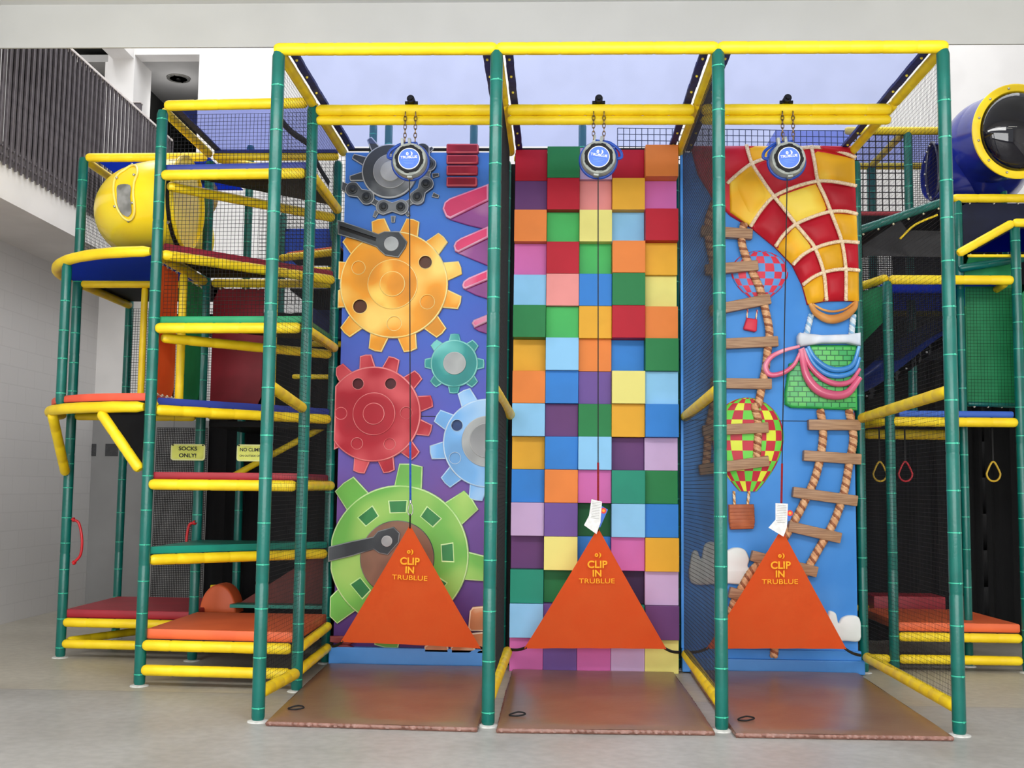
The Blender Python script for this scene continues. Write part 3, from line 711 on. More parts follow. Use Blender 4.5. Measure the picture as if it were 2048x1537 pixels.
def small_balloon(e, cx, cy, rx, ryt, ryb, cols, label, ncol=8, nrow=8, neck=.25, th=.05):
    """teardrop envelope in half relief, checked"""
    bm = BM(); n1, n2 = ncol*3, nrow*3; g = []
    for j in range(n2+1):
        v = j/n2; row = []
        if v < .5: s = math.sin(v*math.pi); z = math.cos(v*math.pi)*ryt
        else:
            w = (v-.5)*2; s = (1-w**1.7)*(1-neck)+neck*(1-w*.0) if w < 1 else neck; z = -w*ryb
            s = neck+(1-neck)*math.cos(w*math.pi/2)**.9 if w < 1 else neck
        s = max(s, .02)
        for i in range(n1+1):
            th_ = math.pi*(i/n1)
            x = -math.cos(th_)*rx*s; c = W2(cx, cy)
            row.append(bm.verts.new((c[0]+x*PX, YW-.004-math.sin(th_)*th*min(1, s*1.4), c[1]+z*PX)))
        g.append(row)
    for j in range(n2):
        for i in range(n1):
            f = bm.faces.new((g[j][i], g[j][i+1], g[j+1][i+1], g[j+1][i]))
            ii, jj = i*ncol//n1, j*nrow//n2
            f.material_index = (ii+jj) % 2 if len(cols) == 2 else [0, 1, 2, 1][(ii+jj*2+(jj//2)) % 4] if False else (ii+jj) % 2 if (ii//1) % 3 else (2 if (ii+jj) % 2 else 0)
    bm.verts.ensure_lookup_table()
    o = finish('small_balloon', bm, cols, e, 40); o['label'] = label; return o
def balloon_wall():
    x0, x1 = 3.0, 4.5
    e = thing('balloon_climbing_wall', 'sky blue climbing wall with raised hot air balloons and rope ladders, rightmost of the three walls', 'climbing wall', (3.75, YW, 0))
    sky = mat('sky_board', (62, 134, 210), .5, (74, 144, 218), 2.0, spec=.2)
    bm = BM(); box(bm, (x0, YW, .2), (x1-.02, YW+.04, 4.5)); finish('backboard', bm, sky, e)
    zs = P(1640, 843, 'Y', YW).z; bm = BM(); box(bm, (x0, YW-.002, zs-.003), (x1-.02, YW+.002, zs+.003)); finish('panel_seam', bm, BLK2, e)
    bm = BM(); box(bm, (x0, YW-.035, .12), (x1, YW+.02, .2), .008); finish('ledge', bm, sky, e)
    bm = BM(); box(bm, (x0, YW-.07, .01), (x1+.02, YW+.02, .125), .01); finish('kick_pad', bm, mat('kick_blue2', (66, 140, 214), .45, (60, 132, 206), 4), e)
    # big envelope
    red = art('envelope_red', (186, 26, 42), (206, 44, 54), 3, .45); yel = art('envelope_yellow', (240, 178, 36), (246, 216, 84), 3.5, .45, (.38, .62)); rope = mat('cream_rope', (244, 224, 190), .7, (224, 196, 158), 60)
    C0 = [(118, 40), (140, 150), (235, 320), (440, 480), (572, 592), (668, 692), (722, 800), (752, 908)]
    C1 = [(412, 40), (440, 140), (562, 320), (682, 472), (786, 602), (834, 735), (848, 888)]
    C2 = [(766, 44), (775, 60), (802, 238), (872, 402), (932, 565), (955, 718), (956, 888)]
    C3 = [(1005, 40), (1008, 105), (1012, 262), (1018, 415), (1026, 572), (1030, 724), (1032, 892)]
    nodes = {0: [(118, 40), (322, 240), (436, 482), (572, 592), (668, 692), (722, 802), (752, 906)], 1: [(412, 40), (442, 140), (560, 320), (682, 472), (786, 602), (834, 735), (848, 888)],
             2: [(762, 42), (768, 56), (802, 238), (872, 402), (932, 565), (955, 718), (956, 886)], 3: [(1005, 42), (1008, 106), (1012, 262), (1018, 415), (1026, 572), (1030, 724), (1032, 890)]}
    nodes[0][0] = (112, 40)
    left_low = [(112, 40), (150, 190), (230, 320), (330, 420), (436, 482)]
    bm = BM()
    # solid backing so the envelope stands off the board
    out = [(112, 38), (150, 190), (230, 320), (330, 420), (440, 484), (572, 592), (668, 692), (722, 802), (750, 908), (848, 890), (956, 888), (1030, 892), (1026, 572), (1018, 415), (1012, 262), (1006, 38)]
    relief(bm, [W2(*b3(*t)) for t in out], YW, YW-.045, .02, (), 0, 0, (x0, x1)); env = finish('balloon_envelope', bm, [red], e, 40); env['label'] = 'great red and yellow checked balloon netted with cream rope'
    for j in range(6):
        for i in range(3):
            q = [nodes[i][j+1], nodes[i+1][j+1], nodes[i+1][j], nodes[i][j]]
            if i == 0 and j == 0: pass
            bm = BM(); puff_cell(bm, [b3(*t) for t in q], YW-.035, .055, 0)
            c_ = (i+j) % 2 == 0
            o = finish('panel', bm, [red if c_ else yel], env, 60); o['label'] = ('red' if c_ else 'yellow')+' cushion-like panel'
    # extra yellow belly left of the first column
    bm = BM(); relief(bm, [W2(*b3(*t)) for t in ((322, 240), (325, 405), (436, 482), (560, 320), (442, 140))], YW-.04, YW-.07, .02, (), 0, 0, (x0, x1)); o = finish('panel', bm, [yel], env, 50); o['label'] = 'yellow cushion-like panel'
    yr = YW-.066
    lines = [[(412, 40), (442, 140), (500, 232), (562, 320), (625, 398), (682, 472), (740, 540), (786, 602), (834, 735), (850, 888)],
             [(766, 44), (785, 140), (802, 238), (840, 320), (872, 402), (932, 565), (955, 718), (955, 888)],
             [(310, 248), (375, 190), (442, 142), (540, 105), (640, 72), (766, 52), (890, 66), (1008, 108)],
             [(436, 484), (490, 400), (562, 322), (680, 268), (802, 238), (900, 242), (1012, 264)],
             [(572, 592), (620, 525), (684, 472), (780, 430), (872, 404), (950, 402), (1018, 417)],
             [(668, 692), (720, 640), (786, 604), (860, 578), (932, 567), (1026, 573)],
             [(722, 802), (775, 762), (834, 736), (895, 722), (955, 718), (1030, 725)]]
    for ln in lines: rope_tube('netting_rope', [b3(*t) for t in ln], .016, rope, rope, env, yr, pitch=.05)
    gold = art('basket_gold', (206, 140, 72), (236, 190, 120), 6)
    bm = BM()
    pts = [b3(*t) for t in ((762, 905), (790, 950), (840, 982), (890, 990), (950, 972), (1000, 930), (1015, 892))]
    q = smoothpts([(W2(*t)[0], YW-.05, W2(*t)[1]) for t in pts], 6); n = len(q)
    tube(bm, q, [.018+.022*math.sin(math.pi*i/(n-1)) for i in range(n)], 12)
    pts = [b3(*t) for t in ((775, 908), (830, 938), (885, 948), (950, 935), (1000, 900))]
    q2 = smoothpts([(W2(*t)[0], YW-.06, W2(*t)[1]) for t in pts], 6); tube(bm, q2, .01, 8)
    o = finish('mouth_ring', bm, [gold], e, 60); o['label'] = 'golden ring at the mouth of the great balloon'
    wr, wb = mat('rope_white', (226, 234, 240), .6, (200, 216, 228), 30), mat('rope_paleblue', (150, 190, 220), .6, (130, 176, 210), 30)
    rope_tube('hanging_rope', [b3(772, 965), b3(745, 1075)], .026, wr, wb, e, YW-.02, 'white twisted rope'); rope_tube('hanging_rope', [b3(1003, 965), b3(992, 1075)], .026, wr, wb, e, YW-.02, 'white twisted rope')
    # green woven basket
    bk = bpy.data.materials.new('woven_green'); bk.use_nodes = True; nt = bk.node_tree; b = nt.nodes['Principled BSDF']; N, L = nt.nodes.new, nt.links.new
    tc = N('ShaderNodeTexCoord'); sx = N('ShaderNodeSeparateXYZ'); L(tc.outputs['Object'], sx.inputs[0]); cx = N('ShaderNodeCombineXYZ'); L(sx.outputs['X'], cx.inputs['X']); L(sx.outputs['Z'], cx.inputs['Y'])
    br = N('ShaderNodeTexBrick'); L(cx.outputs[0], br.inputs['Vector']); br.inputs['Scale'].default_value = 1; br.inputs['Brick Width'].default_value = .07; br.inputs['Row Height'].default_value = .045; br.inputs['Mortar Size'].default_value = .004
    br.inputs['Color1'].default_value = lin((58, 168, 96)); br.inputs['Color2'].default_value = lin((96, 196, 92)); br.inputs['Mortar'].default_value = lin((20, 104, 56)); L(br.outputs['Color'], b.inputs['Base Color']); b.inputs['Roughness'].default_value = .4
    bp = N('ShaderNodeBump'); bp.invert = True; bp.inputs['Strength'].default_value = .8; bp.inputs['Distance'].default_value = .01; L(br.outputs['Fac'], bp.inputs['Height']); L(bp.outputs[0], b.inputs['Normal'])
    gr = mat('basket_rim_green', (40, 150, 70), .4, (60, 176, 84), 6)
    bm = BM(); relief(bm, [W2(*b3(*t)) for t in ((760, 1130), (1028, 1130), (1028, 1488), (660, 1474), (626, 1455), (625, 1390), (650, 1230), (760, 1200))], YW, YW-.05, .02, (), 0, 1, (x0, x1)); o = finish('woven_basket', bm, [bk, gr], e, 40); o['label'] = 'green woven basket under the great balloon'
    bl, pk = art('hoop_blue', (60, 140, 212), (130, 190, 236), 5, .3), art('hoop_pink', (222, 96, 132), (246, 168, 186), 5, .3)
    for m_ in (bl, pk): m_.node_tree.nodes['Principled BSDF'].inputs['Specular IOR Level'].default_value = .7; m_.node_tree.nodes['Principled BSDF'].inputs['Roughness'].default_value = .18
    def hoop(pts, r, m, lab, y=YW-.075, closed=False):
        bm = BM(); q = smoothpts([(W2(*b3(*t))[0], y, W2(*b3(*t))[1]) for t in pts], 7, closed); n = len(q)
        tube(bm, q, r if closed else [r*(.55+.45*math.sin(math.pi*i/(n-1))) for i in range(n)], 12, closed=closed); o = finish('rope_swag', bm, [m], e, 60); o['label'] = lab
    hoop([(748, 1140), (785, 1205), (850, 1255), (920, 1268), (990, 1240), (1026, 1140)], .026, bl, 'upper blue hanging hoop')
    hoop([(735, 1150), (780, 1235), (850, 1290), (930, 1300), (1000, 1270), (1030, 1200)], .024, bl, 'lower blue hanging hoop', YW-.07)
    hoop([(718, 1148), (755, 1240), (820, 1310), (900, 1345), (980, 1330), (1030, 1262)], .026, pk, 'upper pink hanging hoop')
    hoop([(708, 1155), (735, 1290), (790, 1370), (870, 1405), (960, 1395), (1030, 1310)], .042, pk, 'lower pink hanging hoop', YW-.08)
    hoop([(700, 1140), (610, 1165), (545, 1200), (515, 1250), (540, 1295), (610, 1285), (670, 1240), (705, 1170)], .024, pk, 'pink loop curling out to the left', YW-.08)
    wbar = art('bar_white', (224, 230, 238), (188, 206, 226), 6)
    bm = BM(); relief(bm, [W2(*b3(*t)) for t in ((700, 1066), (740, 1072), (820, 1080), (960, 1076), (1032, 1066), (1032, 1138), (960, 1122), (820, 1124), (740, 1136), (705, 1142), (690, 1122), (690, 1084))], YW-.03, YW-.12, .022, (), 0, 0, (x0, x1+.02)); o = finish('trapeze_bar', bm, [wbar], e, 40); o['label'] = 'white cross bar holding the hoops'
    # small balloons
    sr, sb = art('check_red', (214, 58, 78), (204, 48, 70), 4), art('check_blue', (84, 142, 206), (96, 154, 214), 4)
    small_balloon(e, 1519, 545, 57, 44, 56, [sr, sb], 'small red and blue checked balloon behind the left ladder', 9, 8, .28, .035)
    for t in (((425, 930), (420, 985)), ((478, 935), (470, 985))):
        rope_tube('basket_line', [b3(*t[0]), b3(*t[1])], .007, rope, sr, e, YW-.012)
    bm = BM(); relief(bm, [W2(*b3(*t)) for t in ((418, 980), (476, 990), (472, 1052), (462, 1058), (405, 1046), (400, 1036))], YW, YW-.05, .012, (), 0, 0); o = finish('small_basket', bm, [sr], e, 40); o['label'] = 'red basket of the red and blue balloon'
    mr_, mg, my = art('check_crimson', (190, 44, 62), (200, 56, 72), 4), art('check_lime', (104, 206, 70), (120, 214, 84), 4), art('check_lemon', (222, 232, 70), (212, 224, 60), 4)
    small_balloon(e, 1495, 872, 71, 76, 110, [mr_, mg, my], 'balloon checked in crimson, lime and lemon behind the left ladder', 9, 11, .24, .045)
    for t in (((362, 465), (365, 540)), ((448, 465), (440, 540))): rope_tube('basket_line', [b4(*t[0]), b4(*t[1])], .012, rope, gold, e, YW-.02)
    bm = BM(); relief(bm, [W2(*b4(*t)) for t in ((330, 540), (472, 538), (478, 640), (470, 678), (340, 682), (332, 640))], YW, YW-.06, .012, (), 0, 0)
    for k in range(6):
        a, b_ = W2(*b4(334, 562+k*20)), W2(*b4(474, 560+k*20)); tube(bm, [(a[0], YW-.06, a[1]), (b_[0], YW-.06, b_[1])], .005, 6)
    o = finish('small_basket', bm, [art('wicker', (168, 92, 58), (190, 112, 70), 12)], e, 40); o['label'] = 'brown wicker basket of the crimson and lime balloon'
    # clouds
    cl = mat('cloud_white', (226, 232, 230), .5, (216, 224, 220), 3)
    def cloud(pts, lab):
        bm = BM(); q = smoothpts([(W2(*b4(*t))[0], 0, W2(*b4(*t))[1]) for t in pts], 5, True); relief(bm, [(v.x, v.z) for v in q], YW, YW-.04, .014, (), 0, 0, (x0, x1)); o = finish('cloud', bm, [cl], e, 40); o['label'] = lab
    cloud([(120, 985), (120, 830), (150, 800), (175, 850), (195, 770), (240, 752), (282, 790), (300, 810), (360, 785), (420, 795), (448, 850), (440, 890), (460, 920), (430, 990), (300, 988)], 'white cloud at the lower left of the wall')
    cloud([(880, 1315), (895, 1180), (905, 1145), (940, 1160), (955, 1215), (975, 1185), (1020, 1170), (1075, 1190), (1078, 1310), (990, 1316)], 'white cloud at the lower right of the wall')
    # ladders
    ra, rb_ = mat('rope_tan', (222, 176, 132), .6, (206, 150, 104), 30), mat('rope_brown', (160, 98, 62), .6, (140, 84, 54), 30)
    wood = mat('rung_wood', (176, 138, 102), .5, (140, 102, 72), 9, 6, stretch=(.6, 4, 12), contrast=(.35, .65))
    def rung(a, b_, h, lab, f=b3):
        a, b_ = Vector(W2(*f(*a))), Vector(W2(*f(*b_))); d = (b_-a); L_ = d.length; hh = h*PX/2
        bm = BM(); box(bm, (0, -.035, -hh), (L_, .045, hh), .010)
        an = math.atan2(d.y, d.x); M = Matrix.Translation((a.x, YW-.055, a.y)) @ Matrix.Rotation(-an, 4, 'Y')
        for v in bm.verts: v.co = M @ v.co
        o = finish('rung', bm, [wood], e, 40); o['label'] = lab
    rope_tube('ladder_rope', [b3(400, 470), b3(388, 560), b3(412, 650), b3(450, 740), b3(490, 830), b3(520, 950), b3(540, 1060), b3(530, 1160), b3(520, 1250), b3(500, 1350), b3(480, 1450), b4(478, -10), b4(495, 60), b4(495, 150), b4(488, 265)], .034, ra, rb_, e, YW-.048, 'right rope of the left ladder')
    rope_tube('ladder_rope', [b3(240, 350), b3(208, 450), b3(210, 560), b3(232, 680), b3(252, 800), b3(262, 950), b3(262, 1100), b3(262, 1300), b4(240, -10), b4(215, 120), b4(208, 240), b4(200, 330)], .034, ra, rb_, e, YW-.048, 'left rope of the left ladder')
    for a, b_, f in (((165, 508), (445, 528), b3), ((188, 722), (476, 698), b3), ((215, 945), (543, 880), b3), ((235, 1128), (585, 1112), b3), ((218, 1340), (550, 1345), b3), ((180, 122), (552, 104), b4), ((162, 345), (555, 292), b4)):
        rung(a, b_, 21, 'wooden rung of the left ladder', f)
    rope_tube('ladder_rope', [b4(848, 8), b4(862, 90), b4(862, 180), b4(845, 290), b4(815, 400), b4(770, 500), b4(720, 600), b4(650, 720), b4(560, 830), b4(470, 905), b4(410, 1000), b4(362, 1090), b4(340, 1160)], .034, ra, rb_, e, YW-.048, 'left rope of the right ladder')
    rope_tube('ladder_rope', [b4(1010, 8), b4(1028, 90), b4(1035, 180), b4(1010, 320), b4(985, 460), b4(945, 590), b4(900, 690), b4(840, 790), b4(790, 880), b4(720, 1000), b4(650, 1150), b4(600, 1280), b4(585, 1400)], .034, ra, rb_, e, YW-.048, 'right rope of the right ladder')
    for a, b_ in (((778, 88), (1072, 90)), ((750, 262), (1076, 284)), ((690, 468), (1055, 520)), ((665, 662), (962, 730)), ((455, 828), (828, 922)), ((330, 1035), (650, 1120))):
        rung(a, b_, 21, 'wooden rung of the right ladder', b4)
balloon_wall()
# ------------------------------------------------------------------ auto belays, webbing and clip-in gates
HOUS = mat('belay_grey', (168, 172, 164), .4, (140, 146, 140), 14); BLAB = mat('label_blue', (50, 110, 220), .35, (40, 98, 208), 6); HAND = mat('handle_blue', (26, 74, 168), .4, (18, 60, 150), 10); WHT = mat('paper_white', (240, 240, 238), .6, (228, 228, 226), 30)
CHN = mat('chain_brass', (150, 122, 84), .35, (96, 78, 54), 60, metal=.5); REDW = mat('webbing_red', (150, 12, 30), .6, (130, 8, 24), 60); BLW = mat('webbing_blue', (24, 84, 180), .6, (16, 70, 160), 60)
def belay(i, px, py, hside, tilt, apex, sleeve_m, base, sy):
    cy = 1.09; c = P(px, py, 'Y', cy-.02); k = (cy-CAM.y)/FPX; R = 35.5*k
    nm = ['gear wall', 'block wall', 'balloon wall'][i]
    e = thing('auto_belay', 'grey round auto belay unit with a blue disc hanging on chains before the '+nm, 'belay device', (c.x, cy, 4.34))
    rot = Matrix.Translation(c) @ Matrix.Rotation(tilt, 4, 'Y')
    def put(bm): 
        for v in bm.verts: v.co = rot @ v.co
        return bm
    bm = BM()   # housing: lathe round the y axis, thick at the rear, open in front
    prof = [(0, .07), (R*.8, .07), (R*.98, .05), (R*1.02, 0), (R*.99, -.03), (R*.94, -.05), (R*.86, -.055), (R*.79, -.05), (R*.77, -.02), (0, -.015)]
    rings = []
    for (r_, y_) in prof[1:-1]:
        rings.append([bm.verts.new((math.cos(2*math.pi*q/48)*r_*(1.0 if y_ > -.049 or r_ > R*.75 else 1+.05*(1 if (q % 8) < 3 else 0)), y_, math.sin(2*math.pi*q/48)*r_)) for q in range(48)])
    for a, b_ in zip(rings, rings[1:]):
        for q in range(48): bm.faces.new((a[q], a[(q+1) % 48], b_[(q+1) % 48], b_[q]))
    bm.faces.new(rings[0])
    for sx in (-.055, .0, .055):
        if sx == .055: continue
        box(bm, (sx-.011+.0, -.03, R*.85), (sx+.011+.0, .02, R*1.30), .004)
    box(bm, (-.02, -.04, -R*1.07), (.02, .03, -R*.9), .004)
    finish('housing', put(bm), HOUS, e, 20)
    bm = BM()
    pts = [(math.cos(2*math.pi*q/72)*R*(.79 if (q % 9) < 5 else .84), math.sin(2*math.pi*q/72)*R*(.79 if (q % 9) < 5 else .84)) for q in range(72)]
    relief(bm, pts, -.02, -.0565, .002); finish('inner_drum', put(bm), BLK, e, 20)
    bm = BM(); relief(bm, circ((-.0, 0), R*.63, 48), -.053, -.062, .003); d = finish('label_disc', put(bm), WHT, e, 20); d['label'] = 'round blue label with a white border'
    bm = BM(); relief(bm, circ((-.0, 0), R*.58, 48), -.0615, -.064, .001); finish('label_face', put(bm), BLAB, d, 20)
    M = rot @ Matrix(((1, 0, 0, 0), (0, 0, -1, -.0645), (0, 1, 0, R*.08), (0, 0, 0, 1)))
    text('TRUBLUE', R*.20, M, WHT, d, bold=.0006, sx=1.15)
    M2 = rot @ Matrix(((1, 0, 0, 0), (0, 0, -1, -.0645), (0, 1, 0, -R*.12), (0, 0, 0, 1)))
    bm = BM()
    for q_ in range(3):
        w_ = R*(.34-.05*q_); box(bm, (-w_, -R*.01, -.0002), (w_, R*.01, .0006), M=M2 @ Matrix.Translation((0, -R*.09*q_, 0)))
    finish('fine_print', bm, mat('label_pale', (110, 150, 232), .5), d)
    bm = BM(); tube(bm, [(-.012+math.cos(a)*R*.05, -.065, R*.28+math.sin(a)*R*.07) for a in [q*2*math.pi/16 for q in range(16)]], .0045, 6, closed=True)
    tube(bm, [(.006+math.cos(a)*R*.13, -.065, R*.28+math.sin(a)*R*.13) for a in [-1.2+q*2.4/10 for q in range(11)]], [.001+.006*math.sin(math.pi*q/10) for q in range(11)], 6)
    finish('logo', put(bm), WHT, d, 40)
    bm = BM(); tube(bm, smoothpts([(hside*R*.10, .03, R*1.12), (hside*R*.55, .03, R*1.08), (hside*R*1.15, .03, R*.72), (hside*R*1.30, .03, R*.35), (hside*R*1.05, .03, R*.22)], 6), .012, 8)
    tube(bm, smoothpts([(hside*R*.55, .03, R*.95), (hside*R*.95, .03, R*.62), (hside*R*1.05, .03, R*.3)], 5), .008, 8)
    box(bm, (-R*.45, .0, R*.92), (R*.45, .05, R*1.14), .01)
    finish('carry_handle', put(bm), HAND, e, 40)
    bm = BM(); tube(bm, [(math.cos(a)*R*1.03, .04, math.sin(a)*R*1.03) for a in [q*2*math.pi/40 for q in range(40)]], .014, 8, closed=True); finish('rear_rim', put(bm), HAND, e, 60)
    # chains up and over the double beam
    top = 4.34
    for s in (-1, 1):
        x_t = c.x+s*.04; zb = c.z+R*1.08; n = 7; bm = BM(); top = 4.41
        for q in range(n):
            z0_ = zb+(top-zb+.02)*q/n; z1_ = zb+(top-zb+.02)*(q+1)/n; zc_ = (z0_+z1_)/2; hh = (z1_-z0_)/2+.006
            ring = []
            for a in range(12):
                an = 2*math.pi*a/12; dx = math.cos(an)*.011; dz = math.sin(an)*hh
                ring.append((x_t+(dx if q % 2 else 0), cy-.045+(0 if q % 2 else dx), zc_+dz))
            tube(bm, ring, .0035, 6, closed=True)
        finish('chain', bm, CHN, e, 60)
    bm = BM(); tube(bm, [(c.x, cy-.06, 4.535), (c.x, cy+.06, 4.535)], .03, 14); tube(bm, [(c.x, cy-.085, 4.535), (c.x, cy-.06, 4.535)], .016, 10); tube(bm, [(c.x-.05, cy, 4.52), (c.x+.05, cy, 4.52)], .014, 10); finish('top_bolt', bm, BLK, e, 40)
    # webbing down to the gate
    ap = Vector(apex); w0 = Vector((c.x-.002, cy-.01, c.z-R*1.05)); w1 = ap+Vector((0, 0, .17)); dd = (w1-w0)
    def strip(a, b_, w, m, nm_, lab=None):
        bm = BM(); box(bm, (-w, -.0015, 0), (w, .0015, (b_-a).length)); M = frame(a, (1, 0, 0), (b_-a))
        Mx = Matrix.Translation(a) @ Vector((0, 0, 1)).rotation_difference((b_-a).normalized()).to_matrix().to_4x4()
        for v in bm.verts: v.co = Mx @ v.co
        o = finish(nm_, bm, m, e)
        if lab: o['label'] = lab
    sp_ = w0+dd*sy
    strip(w0, sp_, .0042, BLK2, 'webbing', 'thin black webbing line')
    strip(sp_, w1, .0085, sleeve_m, 'webbing_sleeve', ('blue' if sleeve_m == BLW else 'dark red')+' sleeve on the webbing')
    bm = BM(); q = smoothpts([w1+Vector((0, 0, .01)), w1+Vector((.017, 0, -.02)), w1+Vector((.02, 0, -.07)), w1+Vector((0, 0, -.095)), w1+Vector((-.02, 0, -.07)), w1+Vector((-.012, 0, -.02))], 5, True); tube(bm, q, .0045, 8, closed=True)
    tube(bm, [w1+Vector((0, 0, .035)), w1+Vector((0, 0, .005))], [.010, .012], 10); finish('carabiner', bm, METAL, e, 60)
    if i > 0:
        T = {1: [((1183, 999), (1204, 1004), (1201, 1046), (1193, 1069), (1168, 1051), (1178, 1032)), ], 2: [((1551, 1007), (1576, 1008), (1574, 1055), (1567, 1074), (1537, 1056), (1551, 1040))]}[i][0]
        yt = ap.y-.05; bm = BM(); pts = [(P(a, b_, 'Y', yt).x, P(a, b_, 'Y', yt).z) for a, b_ in T]; relief(bm, pts, yt+.002, yt, .0003); t = finish('instruction_tag', bm, WHT, e); t['label'] = 'white printed paper tag'
        bm = BM()
        ca = Vector(((pts[0][0]+pts[1][0])/2, (pts[0][1]+pts[1][1])/2)); cb = Vector(((pts[2][0]+pts[5][0])/2, (pts[2][1]+pts[5][1])/2)); d_ = (cb-ca); t_ = Vector((-d_.y, d_.x)).normalized()
        for q in range(11):
            c_ = ca+d_*(.1+q*.085); w_ = .03+.012*random.random(); a_, b2_ = c_-t_*w_, c_+t_*w_
            tube(bm, [(a_.x, yt-.0006, a_.y), (b2_.x, yt-.0006, b2_.y)], .0016, 4)
        finish('print_line', bm, mat('print_grey', (176, 176, 176), .6, (160, 160, 160), 80), t)
        o4 = {1: ((1196, 1008), (1216, 1020), (1200, 1056), (1192, 1050)), 2: ((1574, 1018), (1585, 1024), (1580, 1042), (1572, 1040))}[i]
        bm = BM(); relief(bm, [(P(a, b_, 'Y', yt+.01).x, P(a, b_, 'Y', yt+.01).z) for a, b_ in o4], yt+.012, yt+.01, .0003); t2 = finish('colour_tag', bm, mat('tag_blue', (50, 106, 206), .5, (60, 116, 214), 20), e); t2['label'] = 'blue tag with a red and yellow spot behind the white one'
        cc = {1: (1207, 1022), 2: (1580, 1027)}[i]; cc = P(cc[0], cc[1], 'Y', yt+.01); bm = BM(); relief(bm, circ((cc.x, cc.z), .024, 20), yt+.0101, yt+.0085, .0003); relief(bm, circ((cc.x, cc.z), .011, 16), yt+.0085, yt+.0075, .0003, mi=1); finish('tag_spot', bm, [mat('spot_red', (220, 50, 40), .5), GOLDINK], t2)
    # gate: sloping fabric triangle
    L_, R_ = [Vector(q) for q in base]
    g = thing('clip_in_gate', 'orange fabric triangle gate lettered CLIP IN, hanging before the '+nm, 'gate', ((L_.x+R_.x)/2, L_.y, L_.z))
    bm = BM(); n = 26; V = {}; nn = (R_-L_).cross(ap-L_).normalized()
    if nn.y > 0: nn = -nn
    for a in range(n+1):
        for b_ in range(n+1-a):
            u, v = a/n, b_/n; w = 1-u-v
            p = L_*w+R_*u+ap*v
            # edges curve in a little between the corners, cloth ripples near the corners
            cen = (L_+R_+ap)/3
            pull = (u*w*.16+u*v*.10+w*v*.10)
            p = p+(cen-p)*pull*.35
            p = p+nn*(.02*math.sin(math.pi*v)*(1-v)+.006*math.sin(14*(u-w)*(1-v))*max(0, .4-v)*2*(1-abs(u-w)*0.2))
            V[a, b_] = bm.verts.new(p)
    for a in range(n):
        for b_ in range(n-a):
            bm.faces.new((V[a, b_], V[a+1, b_], V[a, b_+1]))
            if a+b_ < n-1: bm.faces.new((V[a+1, b_], V[a+1, b_+1], V[a, b_+1]))
    bmesh.ops.solidify(bm, geom=bm.faces[:], thickness=.004)
    finish('fabric', bm, GATE, g, 60)
    mid = (L_+R_)/2; up_ = (ap-mid); Lh = up_.length; ex = (R_-L_).normalized(); ey = (up_-ex*up_.dot(ex)).normalized(); nz = ex.cross(ey)
    def tm(f): return frame(mid+ (ap-mid)*f+nn*.033, ex, ey)
    def tm2(f, off): return frame(mid+(ap-mid)*f+nn*off, ex, ey)
    text('CLIP', .082, tm2(.700, .027), GOLDINK, g, bold=.0022); text('IN', .076, tm2(.628, .028), GOLDINK, g, bold=.0022); text('TRUBLUE', .056, tm2(.566, .030), GOLDINK, g, sx=1.25, bold=.0002)
    bm = BM(); M = tm2(.778, .025); tube(bm, [M @ Vector((-.008+math.cos(a)*.010, math.sin(a)*.010, 0)) for a in [q*2*math.pi/14 for q in range(14)]], .006, 6, closed=True)
    tube(bm, [M @ Vector((math.cos(a)*.024, math.sin(a)*.024, 0)) for a in [-1.2+q*2.4/10 for q in range(11)]], [.001+.006*math.sin(math.pi*q/10) for q in range(11)], 6); finish('logo', bm, GOLDINK, g, 40)
    def strap(a, b_, r_=.012):
        bm = BM(); a, b_ = Vector(a), Vector(b_); q = [a.lerp(b_, t/6)+Vector((0, 0, -.012*math.sin(math.pi*t/6))) for t in range(7)]; tube(bm, q, r_, 8, flat=.45); finish('strap', bm, BLK2, g, 60)
    strap(ap-Vector((0, 0, .03)), ap+Vector((0, 0, .085)), .014)
    strap(L_+Vector((.02, 0, .01)), (1.5*i+.045, YW-.12, .18)); strap(R_-Vector((.02, 0, -.01)), (1.5*i+1.47, YW-.12, .18))
    return e
def gp(x, y, Y): v = P(x, y, 'Y', Y); return (v.x, Y, v.z)
YA, YG = 1.80, 1.93
belay(0, 820, 322, -1, math.radians(-2), gp(820, 1050, YA), BLW, (gp(681, 1285, YG), gp(962, 1298, YG)), .80)
belay(1, 1197, 318, 1, math.radians(8), gp(1196, 1056, YA), REDW, (gp(1048, 1298, YG), gp(1333, 1299, YG)), .86)
belay(2, 1575, 320, -1, math.radians(-6), gp(1563, 1058, YA), REDW, (gp(1412, 1299, YG), gp(1693, 1299, YG)), .86)
